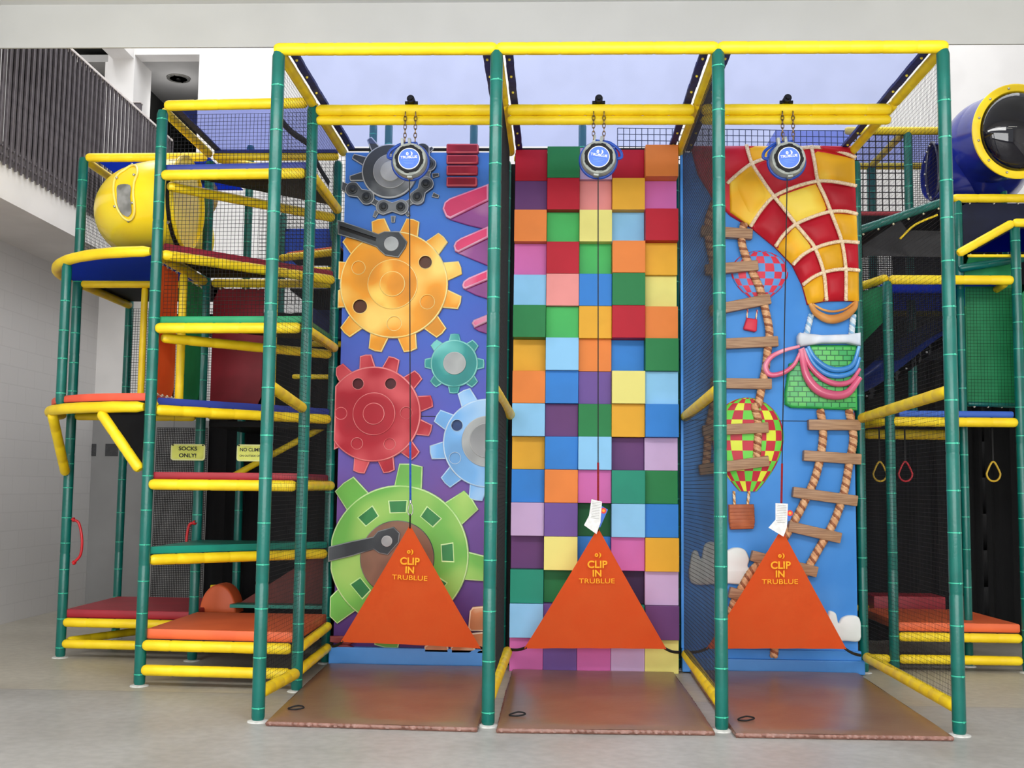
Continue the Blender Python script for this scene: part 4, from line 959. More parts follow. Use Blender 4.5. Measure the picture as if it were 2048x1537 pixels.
# ------------------------------------------------------------------ landing mats
def landing(i, fl, fr_, bl_, br_, lab):
    e = thing('landing_mat', lab, 'mat', ((fl[0]+fr_[0])/2, (fl[1]+bl_[1])/2, 0)); n = 40; th = .045; bm = BM(); g = []
    rr = random.Random(i)
    for j in range(n+1):
        row = []
        for k in range(n+1):
            u, v = k/n, j/n; p = Vector(fl).lerp(Vector(fr_), u).lerp(Vector(bl_).lerp(Vector(br_), u), v)
            edge = min(u, 1-u, v, 1-v); z = th*(1-.35*math.exp(-edge*50))+.003*math.sin(u*7+v*11+i)*math.sin(v*6-u*3)
            row.append(bm.verts.new((p.x, p.y, z)))
        g.append(row)
    for j in range(n):
        for k in range(n): bm.faces.new((g[j][k], g[j][k+1], g[j+1][k+1], g[j+1][k]))
    finish('cover', bm, BROWN, e, 60)
    bm = BM(); per = [Vector(fl).lerp(Vector(fr_), t/120) for t in range(120)]+[Vector(fr_).lerp(Vector(br_), t/120) for t in range(120)]+[Vector(br_).lerp(Vector(bl_), t/60) for t in range(60)]+[Vector(bl_).lerp(Vector(fl), t/120) for t in range(120)]
    cen = sum((Vector(q) for q in (fl, fr_, bl_, br_)), Vector((0, 0, 0)))/4; rings = []
    for t, p in enumerate(per):
        o_ = (p-cen).normalized(); o_.z = 0; w = .004*math.sin(t*1.7)+.004*rr.uniform(-1, 1)
        rings.append([bm.verts.new((p.x, p.y, th*.66)), bm.verts.new((p.x+o_.x*(.010+w), p.y+o_.y*(.010+w), th*.45)), bm.verts.new((p.x+o_.x*(.010-w), p.y+o_.y*(.010-w), th*.2)), bm.verts.new((p.x, p.y, .001))])
    m_ = len(rings)
    for t in range(m_):
        for q in range(3): bm.faces.new((rings[t][q], rings[t][q+1], rings[(t+1) % m_][q+1], rings[(t+1) % m_][q]))
    finish('gathered_edge', bm, BROWNE, e, 60)
    a = Vector(fl)+Vector((.06, .32, .05)); bm = BM(); tube(bm, smoothpts([a+Vector((0, 0, 0)), a+Vector((.06, .03, .015)), a+Vector((.11, .0, .01)), a+Vector((.05, -.03, .0))], 5, True), .006, 6, closed=True, flat=.4)
    finish('carry_loop', bm, BLK2, e, 60)
    return e
landing(0, (.09, -.13, 0), (1.44, -.19, 0), (-.0, 2.25, 0), (1.44, 2.25, 0), 'brown padded landing mat in front of the gear wall')
landing(1, (1.57, -.20, 0), (2.93, -.15, 0), (1.58, 2.12, 0), (2.91, 2.12, 0), 'brown padded landing mat in front of the block wall')
landing(2, (3.06, -.20, 0), (4.40, -.17, 0), (3.07, 2.25, 0), (4.45, 2.25, 0), 'brown padded landing mat in front of the balloon wall')
# ------------------------------------------------------------------ geometry nets
def net(corners, pitch, r, label, m=None, sag=0.0, parent=None, seg=6):
    """net of real strings between bottom-left, bottom-right, top-right, top-left"""
    a, b, c, d = [Vector(p) for p in corners]; nn = (b-a).cross(d-a).normalized(); bm = BM()
    def at(u, v): return a.lerp(b, u).lerp(d.lerp(c, u), v)+nn*(sag*math.sin(math.pi*u)*math.sin(math.pi*v))
    W = ((b-a).length+(c-d).length)/2; H_ = ((d-a).length+(c-b).length)/2
    nu, nv = max(2, round(W/pitch)), max(2, round(H_/pitch))
    sg = seg if sag else 1
    def line(f):
        pts = [f(t/sg) for t in range(sg+1)]; dr = (pts[-1]-pts[0]).normalized(); s = dr.cross(nn).normalized()
        R = [[bm.verts.new(p+s*r*math.cos(k)+nn*r*math.sin(k)) for k in (math.pi/2, math.pi*7/6, -math.pi/6)] for p in pts]
        for x, y in zip(R, R[1:]):
            for k in range(3): bm.faces.new((x[k], x[(k+1) % 3], y[(k+1) % 3], y[k]))
    for i in range(nu+1): line(lambda t, u=i/nu: at(u, t))
    for j in range(nv+1): line(lambda t, v=j/nv: at(t, v))
    me = bpy.data.meshes.new('safety_net'); off = Vector(((a.x+c.x)/2, (a.y+c.y)/2, min(a.z, b.z))) if parent is None else world_loc(parent)
    for v in bm.verts: v.co -= off
    bm.to_mesh(me); bm.free(); me.materials.append(m or MC['net_cord']); o = bpy.data.objects.new('safety_net', me); C.objects.link(o)
    if parent is None: o.location = off; tag(o, label, 'net')
    else: o.parent = parent
    return o
mat('net_cord', (14, 14, 16), .8, (22, 22, 24), 50)
for i in range(4):
    x = 1.5*i; w = ['left side of the gear bay', 'divider between gear and block bays', 'divider between block and balloon bays', 'right side of the balloon bay'][i]
    net([(x, .06, .2), (x, YW-.20, .2), (x, YW-.20, H-.07), (x, .06, H-.07)], .03, (.0011 if i in (0, 3) else .0018), 'fine black net stretched on the '+w, sag=.02)
# ------------------------------------------------------------------ left tower of stepped platforms
AX, AY, BY, CY = -1.23, 1.2, 1.12, 2.45; LXX, LY = -2.42, 2.5
post(AX, AY, 0, 4.5, 'green padded post at the front left corner of the stepped left tower', gap=.24)
post(AX, CY, 0, 4.45, 'green padded post behind, at the rear left corner of the stepped tower', gap=.24)
post(LXX, LY, 0, 4.5, 'green padded post at the far left edge, carrying the annex', gap=.24)
post(LXX, 3.75, 0, 3.4, 'dark green post at the back of the annex by the grey wall', gap=.3, r=.04)
WX, WY = -.05, YW
lv = [(.125, 'lowest yellow padded front beam of the left tower just above the floor'), (.31, 'yellow padded front beam under the orange mat of the left tower'), (1.53, 'yellow padded front beam under the dark red step'),
      (2.745, 'yellow padded front beam under the green step'), (3.965, 'yellow padded front beam under the navy step near the top'), (4.53, 'yellow padded top front beam of the left tower')]
for z, l in lv: beam((AX+.03, AY-.03, z), (-.05, BY-.01, z), l, r=.042)
A_, B_, Cc, Wc = (AX+.03, AY+.02), (-.03, BY+.02), (AX+.03, CY), (WX+.02, YW+.02)
for z, l in ((.95, 'the teal step'), (2.11, 'the navy step at mid height'), (3.34, 'the maroon step')):
    beam((AX+.03, AY+.03, z), (WX, WY-.02, z), 'yellow padded slanting beam under '+l, r=.042)
for z, l in ((2.70, 'the green step'), (3.92, 'the navy step near the top')):
    beam((AX+.05, AY+.05, z-.02), (WX-.01, WY-.02, z-.02), 'shaded yellow padded slanting beam beneath '+l, r=.04)
for z, l in ((1.535, 'the dark red step'), (2.735, 'the green step'), (3.965, 'the navy step near the top')):
    beam((-.01, BY+.05, z), (-.02, YW-.04, z), 'yellow padded side beam on the right of '+l, r=.041)
beam((AX, AY+.04, 4.51), (AX, CY-.03, 4.51), 'yellow padded roof beam on the left side of the stepped tower', r=.037)
beam((AX+.03, CY, 4.50), (-.06, CY, 4.50), 'yellow padded roof beam at the rear of the stepped tower', r=.037)
platform([A_, B_, (-.05, CY-.05), (AX+.04, CY-.05)], .352, ORM, 'orange padded mat on the lowest deck of the left tower', th=.075)
platform([A_, (-.06, CY-.06), (AX+.04, CY-.05)], .995, TEALM, 'teal padded triangular step of the left tower')
platform([A_, B_, (-.04, YW-.06)], 1.572, REDM, 'dark red padded triangular step at eye level')
platform([(AX+.03, AY+.06), (-.07, CY-.06), (AX+.04, CY-.05)], 2.155, BLUM, 'navy padded triangular step at mid height')
platform([A_, B_, (-.04, YW-.06)], 2.79, GRNM, 'green padded triangular step of the left tower')
platform([(AX+.03, AY+.06), (-.07, CY-.06), (AX+.04, CY-.05)], 3.385, mat('maroon_mat', (138, 24, 48), .5, (128, 20, 42), 4), 'maroon padded triangular step of the left tower')
platform([A_, B_, (-.04, YW-.06)], 4.01, BLUM, 'navy padded triangular step near the top of the left tower')
beam((AX, AY+.05, 3.34), (AX, CY-.05, 3.34), 'yellow padded side beam above the orange panel on the stepped tower', r=.04)
beam((AX, AY+.05, 2.16), (AX, CY-.05, 2.16), 'yellow padded side beam below the orange panel on the stepped tower', r=.04)
beam((AX+.05, CY+.03, 3.34), (-.08, CY+.03, 3.34), 'yellow padded rear beam above the red panel', r=.038)
beam((AX+.05, CY+.03, 2.15), (-.08, CY+.03, 2.15), 'yellow padded rear beam below the red panel', r=.038)
net([(AX+.05, AY+.05, 2.85), (-.06, BY+.07, 2.85), (-.06, BY+.07, 4.48), (AX+.05, AY+.05, 4.48)], .031, .0019, 'black square net across the upper front of the stepped left tower')
e = thing('roof_canopy', 'sheer navy mesh roof with dark hem over the stepped left tower', 'canopy', (AX+.6, 1.8, 4.55))
bm = BM(); bm.faces.new([bm.verts.new(v) for v in ((AX+.05, AY+.02, 4.555), (-.06, AY+.02, 4.555), (-.06, CY-.02, 4.555), (AX+.05, CY-.02, 4.555))]); finish('mesh_cloth', bm, CANN, e)
for (a, b_) in (((AX+.05, AY+.03, 4.54), (AX+.11, CY-.03, 4.55)), ((AX+.05, CY-.05, 4.52), (-.06, CY-.02, 4.55))):
    bm = BM(); box(bm, a, b_); finish('hem', bm, NAVY, e)
bm = BM(); tube(bm, smoothpts([(-.34, 1.35, 4.5), (-.26, 1.5, 4.42), (-.16, 1.75, 4.38), (-.14, 2.0, 4.28), (-.10, 2.25, 4.2)], 5), .03, 8, flat=.25)
finish('black_strap', bm, BLK2, e, 60)
# coloured vinyl panels on the side and rear
def panel(pts, m, label, th=.006, tabs=True):
    e = thing('vinyl_screen', label, 'panel', Vector(pts[0])); a, b, c, d = [Vector(p) for p in pts]; nn = (b-a).cross(d-a).normalized(); bm = BM(); n = 10; g = []
    for j in range(n+1):
        g.append([bm.verts.new(a.lerp(b, i/n).lerp(d.lerp(c, i/n), j/n)+nn*.012*math.sin(i/n*math.pi)*math.sin(j/n*math.pi)) for i in range(n+1)])
    for j in range(n):
        for i in range(n): bm.faces.new((g[j][i], g[j][i+1], g[j+1][i+1], g[j+1][i]))
    bmesh.ops.solidify(bm, geom=bm.faces[:], thickness=th); finish('vinyl_sheet', bm, m, e, 60)
    if tabs:
        bm = BM()
        for k in range(4):
            for q in (a.lerp(b, (k+.5)/4), d.lerp(c, (k+.5)/4)): ring_tie(bm, q, (b-a), .012, .008)
        finish('lacing_tie', bm, mat('tie_clear', (220, 214, 190), .4), e, 40)
    return e
def SX(px, z): return P(px, 650, 'X', AX).y
panel([(AX, 1.27, 2.24), (AX, 1.72, 2.24), (AX, 1.72, 3.28), (AX, 1.27, 3.28)], ORV, 'orange vinyl panel on the left side of the stepped tower')
panel([(AX, 1.90, 2.24), (AX, 2.38, 2.24), (AX, 2.38, 3.27), (AX, 1.90, 3.27)], GRV, 'narrow green vinyl panel beside the red panel on the stepped tower')
beam((AX+.01, 1.82, 2.2), (AX+.01, 1.82, 3.3), 'upright yellow pad between the orange and green panels', r=.035)
xr = P(527, 650, 'Y', CY+.02).x
panel([(AX+.07, CY+.02, 2.21), (xr, CY+.02, 2.21), (xr, CY+.02, 3.29), (AX+.07, CY+.02, 3.29)], RDV, 'dark red vinyl panel at the rear of the stepped tower')
beam((xr+.1, CY+.02, 2.2), (xr+.1, CY+.02, 3.3), 'upright yellow pad to the right of the dark red panel', r=.026)
# annex with bulging balcony
for z, l in ((.125, 'lower'), (.31, 'upper')):
    beam((LXX+.03, LY-.02, z), (AX-.06, CY-.02, z), l+' yellow padded beam low on the front of the left annex', r=.04)
beam((LXX+.04, LY+.05, .14), (LXX+.6, 3.7, .14), 'shaded yellow padded floor beam running under the annex', r=.036)
platform([(LXX+.02, LY), (AX-.03, CY), (AX-.03, 3.7), (LXX+.02, 3.7)], .35, REDM, 'dark red padded mat on the low annex deck at far left', th=.07)
CC = (AX-.0, LY-.06); RR = 1.24
def arc(z, r=RR, n=18, a0=math.pi, a1=1.5*math.pi): return [(CC[0]+r*math.cos(a0+(a1-a0)*k/n), CC[1]+r*math.sin(a0+(a1-a0)*k/n), z) for k in range(n+1)]
for z, l, a0 in ((2.13, 'curved yellow padded beam under the coral mat of the bulging balcony', math.pi), (3.36, 'curved yellow padded beam around the roof of the bulging balcony', math.pi)):
    bm = BM(); q = arc(z, a0=a0); q = q[:-1]+[(AX-.05, q[-1][1], z)]
    R_ = [.044*(1+.03*math.sin(k*2.2)) for k in range(len(q))]; R_[0] = R_[-1] = .03
    tube(bm, q, R_, 18); tag(finish('padded_beam', bm, YEL, None, 50), l, 'beam')
dk = [(x, y) for x, y, _ in arc(0, RR-.01)]+[(AX-.04, CY), (LXX, LY)]
platform(dk, 2.18, mat('coral_mat', (232, 92, 66), .5, (222, 84, 60), 4), 'coral padded mat on the bulging balcony at left', th=.06)
bm = BM(); poly_slab(bm, [(x, y) for x, y, _ in arc(0, RR-.03)]+[(AX-.04, LY-.05)], 3.35, 3.365, .003); tag(finish('balcony_roof', bm, BLUF, None, 40), 'quarter-round blue fabric roof of the bulging balcony', 'roof')
post(CC[0]+RR*math.cos(math.radians(225)), CC[1]+RR*math.sin(math.radians(225)), 2.17, 3.33, 'short green padded post standing on the bulging balcony', gap=.26, r=.04)
p1 = P(145, 940, 'Y', LY-.04); p2 = P(268, 938, 'Y', AY)
beam((arc(2.11)[7][0], arc(2.11)[7][1], 2.10), (LXX+.0, LY-.07, 1.62), 'left slanting yellow padded brace under the bulging balcony', r=.042)
beam((arc(2.11)[14][0], arc(2.11)[14][1], 2.09), (AX-.06, AY-.01, 1.64), 'right slanting yellow padded brace under the bulging balcony', r=.042)
bm = BM(); box(bm, (0, 0, 0), (1, 1, 1)); bm.free()
bm = BM(); a = Vector(arc(2.09)[14]); V3 = [a, Vector((AX-.05, AY+.0, 1.66)), Vector((AX-.05, AY+.02, 2.09))]; vv = [bm.verts.new(v) for v in V3]; bm.faces.new(vv); bmesh.ops.solidify(bm, geom=bm.faces[:], thickness=.008)
tag(finish('cloth_gusset', bm, BLK, None), 'black triangular cloth between the right brace and the post', 'panel')
for z, l in ((2.13, 'lower'), (3.33, 'upper')):
    beam((LXX+.04, LY, z), (AX-.05, CY+.0, z), l+' yellow padded beam across the back of the bulging balcony', r=.037)
beam((LXX+.02, LY+.05, 3.33), (LXX+.02, 3.7, 3.33), 'shaded yellow padded beam running back from the far left post', r=.037)
bm = BM(); box(bm, (LXX, LY+.02, 3.37), (AX, 3.7, 3.39)); tag(finish('overhead_board', bm, BLK, None), 'black deck board over the annex passage', 'board')
xm = P(285, 700, 'Y', LY).x
beam((xm, LY, 2.17), (xm, LY, 3.3), 'upright yellow pad at the back of the bulging balcony', r=.03)
net([(LXX+.03, 3.72, .45), (AX-.05, 3.72, .45), (AX-.05, 3.72, 3.3), (LXX+.03, 3.72, 3.3)], .03, .0021, 'fine black net at the back of the annex before the grey wall', sag=.05) if False else net([(LXX+.03, 3.72, 2.2), (AX-.05, 3.72, 2.2), (AX-.05, 3.72, 3.3), (LXX+.03, 3.72, 3.3)], .026, .0024, 'fine black net at the back of the balcony level before the white wall', sag=.05)
net([(LXX, LY+.05, 3.4), (LXX, 3.7, 3.4), (LXX, 3.7, 4.4), (LXX, LY+.05, 4.4)], .03, .002, 'fine black net beside the yellow tube at far left')
net([(-2.12, 3.85, .005), (-1.60, 3.85, .005), (-1.60, 3.85, 2.1), (-2.12, 3.85, 2.1)], .018, .0036, 'close black net behind the SOCKS ONLY sign', sag=.04)
beam((LXX+.03, LY-.01, 4.5), (AX-.04, LY-.03, 4.5), 'yellow padded top beam over the yellow tube at far left', r=.04)
beam((AX+.04, LY+.02, 4.5), (AX+.7, LY+.6, 4.5), 'netted yellow padded roof beam behind the stepped tower', r=.036)
beam((LXX, LY+.04, 4.49), (LXX+.0, 3.7, 4.49), 'yellow padded roof beam running back from the far left post', r=.036)
bm = BM(); box(bm, (LXX+.06, LY+.05, 4.52), (AX-.05, 3.7, 4.53)); tag(finish('roof_cloth', bm, BLUF, None), 'blue cloth roof over the yellow tube', 'roof')
def handle(pts, label):
    e = thing('grab_handle', label, 'handle', pts[0]); bm = BM(); q = smoothpts(pts, 6); tube(bm, q, .012, 10); finish('grip', bm, mat('handle_red', (196, 24, 34), .35, (180, 20, 30), 10), e, 60)
    for p in (pts[0], pts[-1]):
        bm = BM(); ring_tie(bm, p, (1, 0, 0), .02, .014); finish('bracket', bm, mat('handle_red', (196, 24, 34)), e, 40)
a = [P(x, y, 'Y', LY-.05) for x, y in ((147, 1040), (158, 1048), (164, 1080), (161, 1110), (148, 1126))]
handle([(v.x, v.y, v.z) for v in a], 'red curved grab handle on the far left post')
a = [P(x, y, 'Y', CY-.05) for x, y in ((389, 1046), (379, 1050), (374, 1070), (372, 1095))]
handle([(v.x, v.y, v.z) for v in a], 'red curved grab handle on the rear post of the stepped tower')
# rule signs
SIGN = mat('sign_yellow', (240, 244, 112), .45, (214, 218, 96), 6); SEDGE = mat('sign_edge', (236, 238, 160), .45); INK = mat('sign_ink', (20, 22, 14), .5)
def sign(x0, x1, y0, y1, yy, lines, label):
    a, b_ = P(x0, y1, 'Y', yy), P(x1, y0, 'Y', yy); cx, cz = (a.x+b_.x)/2, (a.z+b_.z)/2; hw, hh = (b_.x-a.x)/2, (b_.z-a.z)/2; r = .025
    e = thing('rule_sign', label, 'sign', (cx, yy, a.z))
    def rr(w, h, r):
        o = []
        for (sx, sz, a0) in ((1, 1, 0), (-1, 1, 90), (-1, -1, 180), (1, -1, 270)):
            for k in range(6):
                an = math.radians(a0+k*18); o.append((cx+sx*(w-r)+math.cos(an)*r, cz+sz*(h-r)+math.sin(an)*r))
        return o
    bm = BM(); relief(bm, rr(hw, hh, r), yy+.004, yy-.004, .001); finish('plate', bm, SEDGE, e)
    bm = BM(); relief(bm, rr(hw-.012, hh-.012, r*.8), yy-.003, yy-.0055, .0004); finish('sign_face', bm, SIGN, e)
    for (s, sz, dz, bd, sx) in lines:
        text(s, sz, Matrix(((1, 0, 0, cx), (0, 0, -1, yy-.006), (0, 1, 0, cz+dz), (0, 0, 0, 1))), INK, e, bold=bd, sx=sx)
    bm = BM()
    for sx in (-1, 1): ring_tie(bm, (cx+sx*(hw-.02), yy+.0, cz+hh-.01), (0, 1, 0), .006, .03)
    finish('cable_tie', bm, BLK, e)
    bm = BM()
    for sx in (-1, 1): tube(bm, [(cx+sx*(hw-.02), yy, cz+hh-.01), (cx+sx*(hw-.02), yy, 2.16)], .0015, 5)
    finish('hanging_cord', bm, BLK, e)
sign(341, 411, 889, 921, CY-.1, [('SOCKS', .046, .030, .0014, 1.15), ('ONLY!', .046, -.030, .0014, 1.15)], 'yellow sign reading SOCKS ONLY! hung on the left tower')
sign(473, 545, 890, 923, CY-.1, [('NO CLIMBING', .040, .026, .0009, 1.0), ('ON OUTSIDE OF FRAME', .024, -.026, .0004, 1.0)], 'yellow NO CLIMBING sign half hidden behind the far left front post')
# ------------------------------------------------------------------ crawl tubes
from mathutils.bvhtree import BVHTree
PLY = mat('tube_yellow', (255, 226, 44), .2, (253, 218, 36), 3); CLR = sheer_mat('clear_plate', (205, 205, 190), (160, 160, 150), .35)
def tubebody(path, r, seg=40):
    bm = BM(); q = smoothpts(path, 7)
    T = tube(bm, q, r, seg, caps=False); T2 = tube(bm, q, r-.01, seg, caps=False)
    for a, b_ in ((T[0], T2[0]), (T[-1], T2[-1])):
        for k in range(seg): bm.faces.new((a[k], a[(k+1) % seg], b_[(k+1) % seg], b_[k]))
    return bm, q, T
e = thing('crawl_tube', 'shiny yellow plastic crawl tube elbow with a small window, high on the left', 'tube', (-1.75, 2.3, 3.5))
c0 = P(374, 407, 'Y', 1.85)
zt_ = c0.z
bm, q, T = tubebody([(c0.x, 1.85, zt_), (c0.x-.16, 1.87, zt_), (c0.x-.36, 1.96, zt_), (c0.x-.52, 2.14, zt_), (c0.x-.58, 2.42, zt_), (c0.x-.58, 2.8, zt_), (c0.x-.58, 3.3, zt_)], .375)
bm.normal_update(); bvh = BVHTree.FromBMesh(bm); finish('tube_shell', bm, PLY, e, 60)
bm = BM(); tube(bm, [(c0.x+.0, 1.85+math.cos(a)*.39, zt_+math.sin(a)*.39) for a in [k*2*math.pi/48 for k in range(48)]], .018, 8, closed=True); finish('end_flange', bm, PLY, e, 60)
bm = BM(); tube(bm, [(c0.x-.03, 1.85+math.cos(a)*.405, zt_+math.sin(a)*.405) for a in [math.radians(150+k*12) for k in range(11)]], .026, 8, flat=.5); o = finish('gasket', bm, BLK, e, 60)
bm = BM(); tube(bm, [(c0.x+.012, 1.85, zt_), (c0.x+.0, 1.85, zt_)], [.38, .388], 48); finish('end_panel', bm, PLY, e, 40)
for an in (160, 215, 255):
    bm = BM(); tube(bm, [(c0.x-.03, 1.85+math.cos(math.radians(an))*.42, zt_+math.sin(math.radians(an))*.42), (c0.x-.03, 1.85+math.cos(math.radians(an))*.44, zt_+math.sin(math.radians(an))*.44)], .012, 8); finish('bolt', bm, METAL, e, 40)
def onsurf(bv, px, py, off):
    d = (P(px, py, 'Y', 0)-CAM).normalized(); h = bv.ray_cast(CAM, d)
    if h[0] is None: return None
    n = h[1] if h[1].dot(d) < 0 else -h[1]
    return h[0]+n*off
win = [(238, 350), (250, 342), (262, 334), (273, 334), (276, 348), (270, 366), (268, 388), (270, 408), (270, 428), (262, 440), (250, 436), (238, 420), (232, 402), (229, 380), (231, 362)]
pts = [onsurf(bvh, x, y, .010) for x, y in win]; pts = [p for p in pts if p]
q = smoothpts(pts, 4, True); bm = BM(); tube(bm, q, .010, 8, closed=True); finish('window_rim', bm, mat('rim_pale', (246, 220, 110), .3), e, 60)
win2 = [(238, 372), (262, 372), (262, 395), (264, 412), (264, 426), (256, 433), (244, 425), (237, 408), (236, 390)]
cxp, cyp = sum(p[0] for p in win2)/len(win2), sum(p[1] for p in win2)/len(win2); wq = [(v.x, v.y) for v in smoothpts([(x, y, 0) for x, y in win2], 4, True)]
bm = BM(); rg_ = []
for t_ in (1, .75, .5, .25):
    rg_.append([bm.verts.new(onsurf(bvh, cxp+(x-cxp)*t_, cyp+(y-cyp)*t_, .012)) for x, y in wq])
cv = bm.verts.new(onsurf(bvh, cxp, cyp, .012))
for a, b_ in zip(rg_, rg_[1:]):
    for k in range(len(a)): bm.faces.new((a[k], a[(k+1) % len(a)], b_[(k+1) % len(a)], b_[k]))
for k in range(len(wq)): bm.faces.new((cv, rg_[-1][k], rg_[-1][(k+1) % len(wq)]))
finish('window_opening', bm, mat('window_grey', (112, 112, 108), .15, (150, 150, 146), 8), e, 60)
for x, y in ((265, 331), (235, 357), (269, 351), (231, 413), (266, 406), (258, 442)):
    p = onsurf(bvh, x, y, .008)
    if p: 
        bm = BM(); bmesh.ops.create_icosphere(bm, subdivisions=2, radius=.012, matrix=Matrix.Translation(p)); finish('bolt', bm, METAL, e, 60)
# black and yellow tube mouth peeping over the navy step
e = thing('crawl_tube', 'yellow tube mouth with a black rubber rim peeping over the navy step', 'tube', (-1.2, 3.2, 4.2)); bm = BM(); c = P(382, 372, 'Y', 3.1)
tube(bm, [(c.x-.1+math.cos(a)*.30, 3.1, c.z+math.sin(a)*.27) for a in [math.radians(k*9) for k in range(0, 21)]], .028, 8); finish('rubber_rim', bm, BLK, e, 60)
bm = BM(); tube(bm, [(c.x-.1, 3.12, c.z), (c.x-.15, 3.5, c.z)], .29, 28, caps=False); bmesh.ops.solidify(bm, geom=bm.faces[:], thickness=.01); finish('tube_shell', bm, PLY, e, 60)
# ------------------------------------------------------------------ inside of the playground behind the left tower
for i, (x, y, z0, z1, l) in enumerate(((AX, 3.75, 0, 5.0, 'behind the red panel'), (AX+.05, 5.0, 0, 4.6, 'far back behind the red step'), (-.62, 5.0, 0, 4.6, 'far back, seen between the upper steps'), (-.1, 3.75, 0, 4.9, 'seen at the left edge of the gear wall'), (-.05, 5.0, 0, 4.6, 'far back near the gear wall'))):
    post(x, y, z0, z1, 'shaded green padded inner post '+l, gap=.3, r=.04, flange=False)
beam((AX+.05, 4.98, 3.95), (-.1, 4.98, 3.95), 'netted yellow padded beam far back between the upper steps', r=.035)
panel([(AX+.08, 4.97, 4.0), (-.3, 4.97, 4.0), (-.3, 4.97, 4.42), (AX+.08, 4.97, 4.42)], BLUF, 'blue cloth panel far back between the upper steps', tabs=False)
net([(AX+.05, 4.0, 3.4), (-.1, 4.0, 3.4), (-.1, 4.0, 5.0), (AX+.05, 4.0, 5.0)], .04, .0026, 'black net behind the upper steps before the white wall', sag=.05)
beam((-.75, 3.2, 3.72), (-.12, 2.9, 3.72), 'yellow padded beam with orange mat edge behind the upper steps', r=.036)
platform([(-.7, 3.25), (-.12, 2.95), (-.12, 3.7), (-.7, 3.7)], 3.76, ORM, 'orange mat edge behind the upper steps', th=.03)
beam((xr+.15, 3.72, 2.95), (-.08, 3.72, 2.95), 'shaded yellow padded beam behind, under the blue panel', r=.03)
panel([(xr+.14, 3.74, 3.0), (-.06, 3.74, 3.0), (-.06, 3.74, 3.35), (xr+.14, 3.74, 3.35)], BLV, 'blue panel in the shade right of the dark red panel', tabs=False)
beam((xr+.15, 3.0, 2.55), (-.08, 3.0, 2.55), 'thin yellow padded rail in the shade left of the gear wall', r=.024)
beam(tuple(P(462, 955, 'Y', 3.0)), tuple(P(655, 850, 'Y', 2.9)), 'slanting yellow padded rail in the dark under the navy step', r=.03)
def scrim(x0, x1, y, z0, z1, label, flat=True):
    bm = BM(); n = max(8, int((x1-x0)/.05)); g = []
    for k in range(n+1):
        x = x0+(x1-x0)*k/n; yy = y+.03*math.sin(k*1.3)+.015*math.sin(k*2.9); g.append((bm.verts.new((x, yy, z0)), bm.verts.new((x, yy, z1))))
    for a, b_ in zip(g, g[1:]): bm.faces.new((a[0], b_[0], b_[1], a[1]))
    bmesh.ops.solidify(bm, geom=bm.faces[:], thickness=.006); return tag(finish('black_drape', bm, SCRIM, None, 60), label, 'drape')
scrim(-1.62, 2.0, 3.95, 0, 3.3, 'black drape hanging in the dark behind the NO CLIMBING sign')
scrim(2.0, 4.6, 3.95, 0, 3.7, 'black drape hanging behind the climbing walls')
scrim(4.6, 5.5, 4.6, 0, 3.35, 'black drape at the back of the right hand play area')
scrim(5.5, 8.6, 4.6, 0, 4.15, 'tall black drape at the back of the play area, far right')
def vscrim(x, y0, y1, z0, z1, label):
    bm = BM(); box(bm, (x-.004, y0, z0), (x+.004, y1, z1)); return tag(finish('black_drape', bm, SCRIM, None), label, 'drape')
vscrim(.02, YW+.2, 3.9, 0, 4.3, 'black side cloth just left behind the gear wall')
bm = BM(); box(bm, (-2.2, 4.05, 3.28), (8.6, 6.7, 3.3)); tag(finish('overhead_board', bm, BLK, None), 'wide black board over the rear rooms, added to keep skylight off', 'board')  # unseen board added to block skylight and darken the lower back wall
bm = BM(); box(bm, (-.5, 2.6, 3.3), (4.6, 3.9, 3.32)); tag(finish('overhead_board', bm, BLK, None), 'black deck board behind the climbing walls', 'board')
bm = BM(); box(bm, (AX+.05, CY+.08, 2.05), (-.0, 3.9, 2.1)); tag(finish('overhead_board', bm, BLK, None), 'black deck board behind the navy step at mid height', 'board')
for x_, l in ((1.5, 'gear and block walls'), (2.99, 'block and balloon walls')):
    bm = BM(); box(bm, (x_-.10, YW+.19, 0), (x_+.08, YW+.2, 4.45)); tag(finish('black_drape', bm, SCRIM, None), 'narrow black cloth closing the gap between the '+l, 'drape')
# orange arch and ramp under the left tower
e = thing('crawl_arch', 'dull orange foam arch in the shade behind the orange mat', 'arch', tuple(P(435, 1230, 'Y', 2.9))); c = P(438, 1222, 'Y', 2.9)
bm = BM(); n = 16; pr = [(c.x+.17*math.cos(math.pi*k/n), c.z-.02+.26*math.sin(math.pi*k/n)) for k in range(n+1)]; relief(bm, pr, 3.1, 2.85, .02); finish('foam_block', bm, ORM, e, 50)
bm = BM(); a = P(425, 1176, 'Y', 3.1); tube(bm, [(a.x-.03, 3.15, a.z), (a.x+.08, 3.15, a.z+.01)], .02, 10); finish('yellow_pad', bm, YEL, e, 40)
e = thing('foam_ramp', 'foam ramp with shade in its rust colour and a green runner, rising to the right', 'ramp', (-.6, 3.2, .43))
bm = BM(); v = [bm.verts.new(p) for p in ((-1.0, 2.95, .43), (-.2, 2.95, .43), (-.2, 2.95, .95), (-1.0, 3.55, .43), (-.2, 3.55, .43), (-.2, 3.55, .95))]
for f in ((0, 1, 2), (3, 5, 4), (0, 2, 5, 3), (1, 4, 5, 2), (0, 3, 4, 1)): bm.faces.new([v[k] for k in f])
finish('ramp_body', bm, mat('ramp_shaded_rust', (112, 40, 28), .6, (100, 34, 24), 4), e); bm = BM(); box(bm, (-1.0, 2.75, .43), (-.15, 2.92, .46)); finish('green_runner', bm, TEALM, e)  # shade under the tower is put into the ramp's base colour
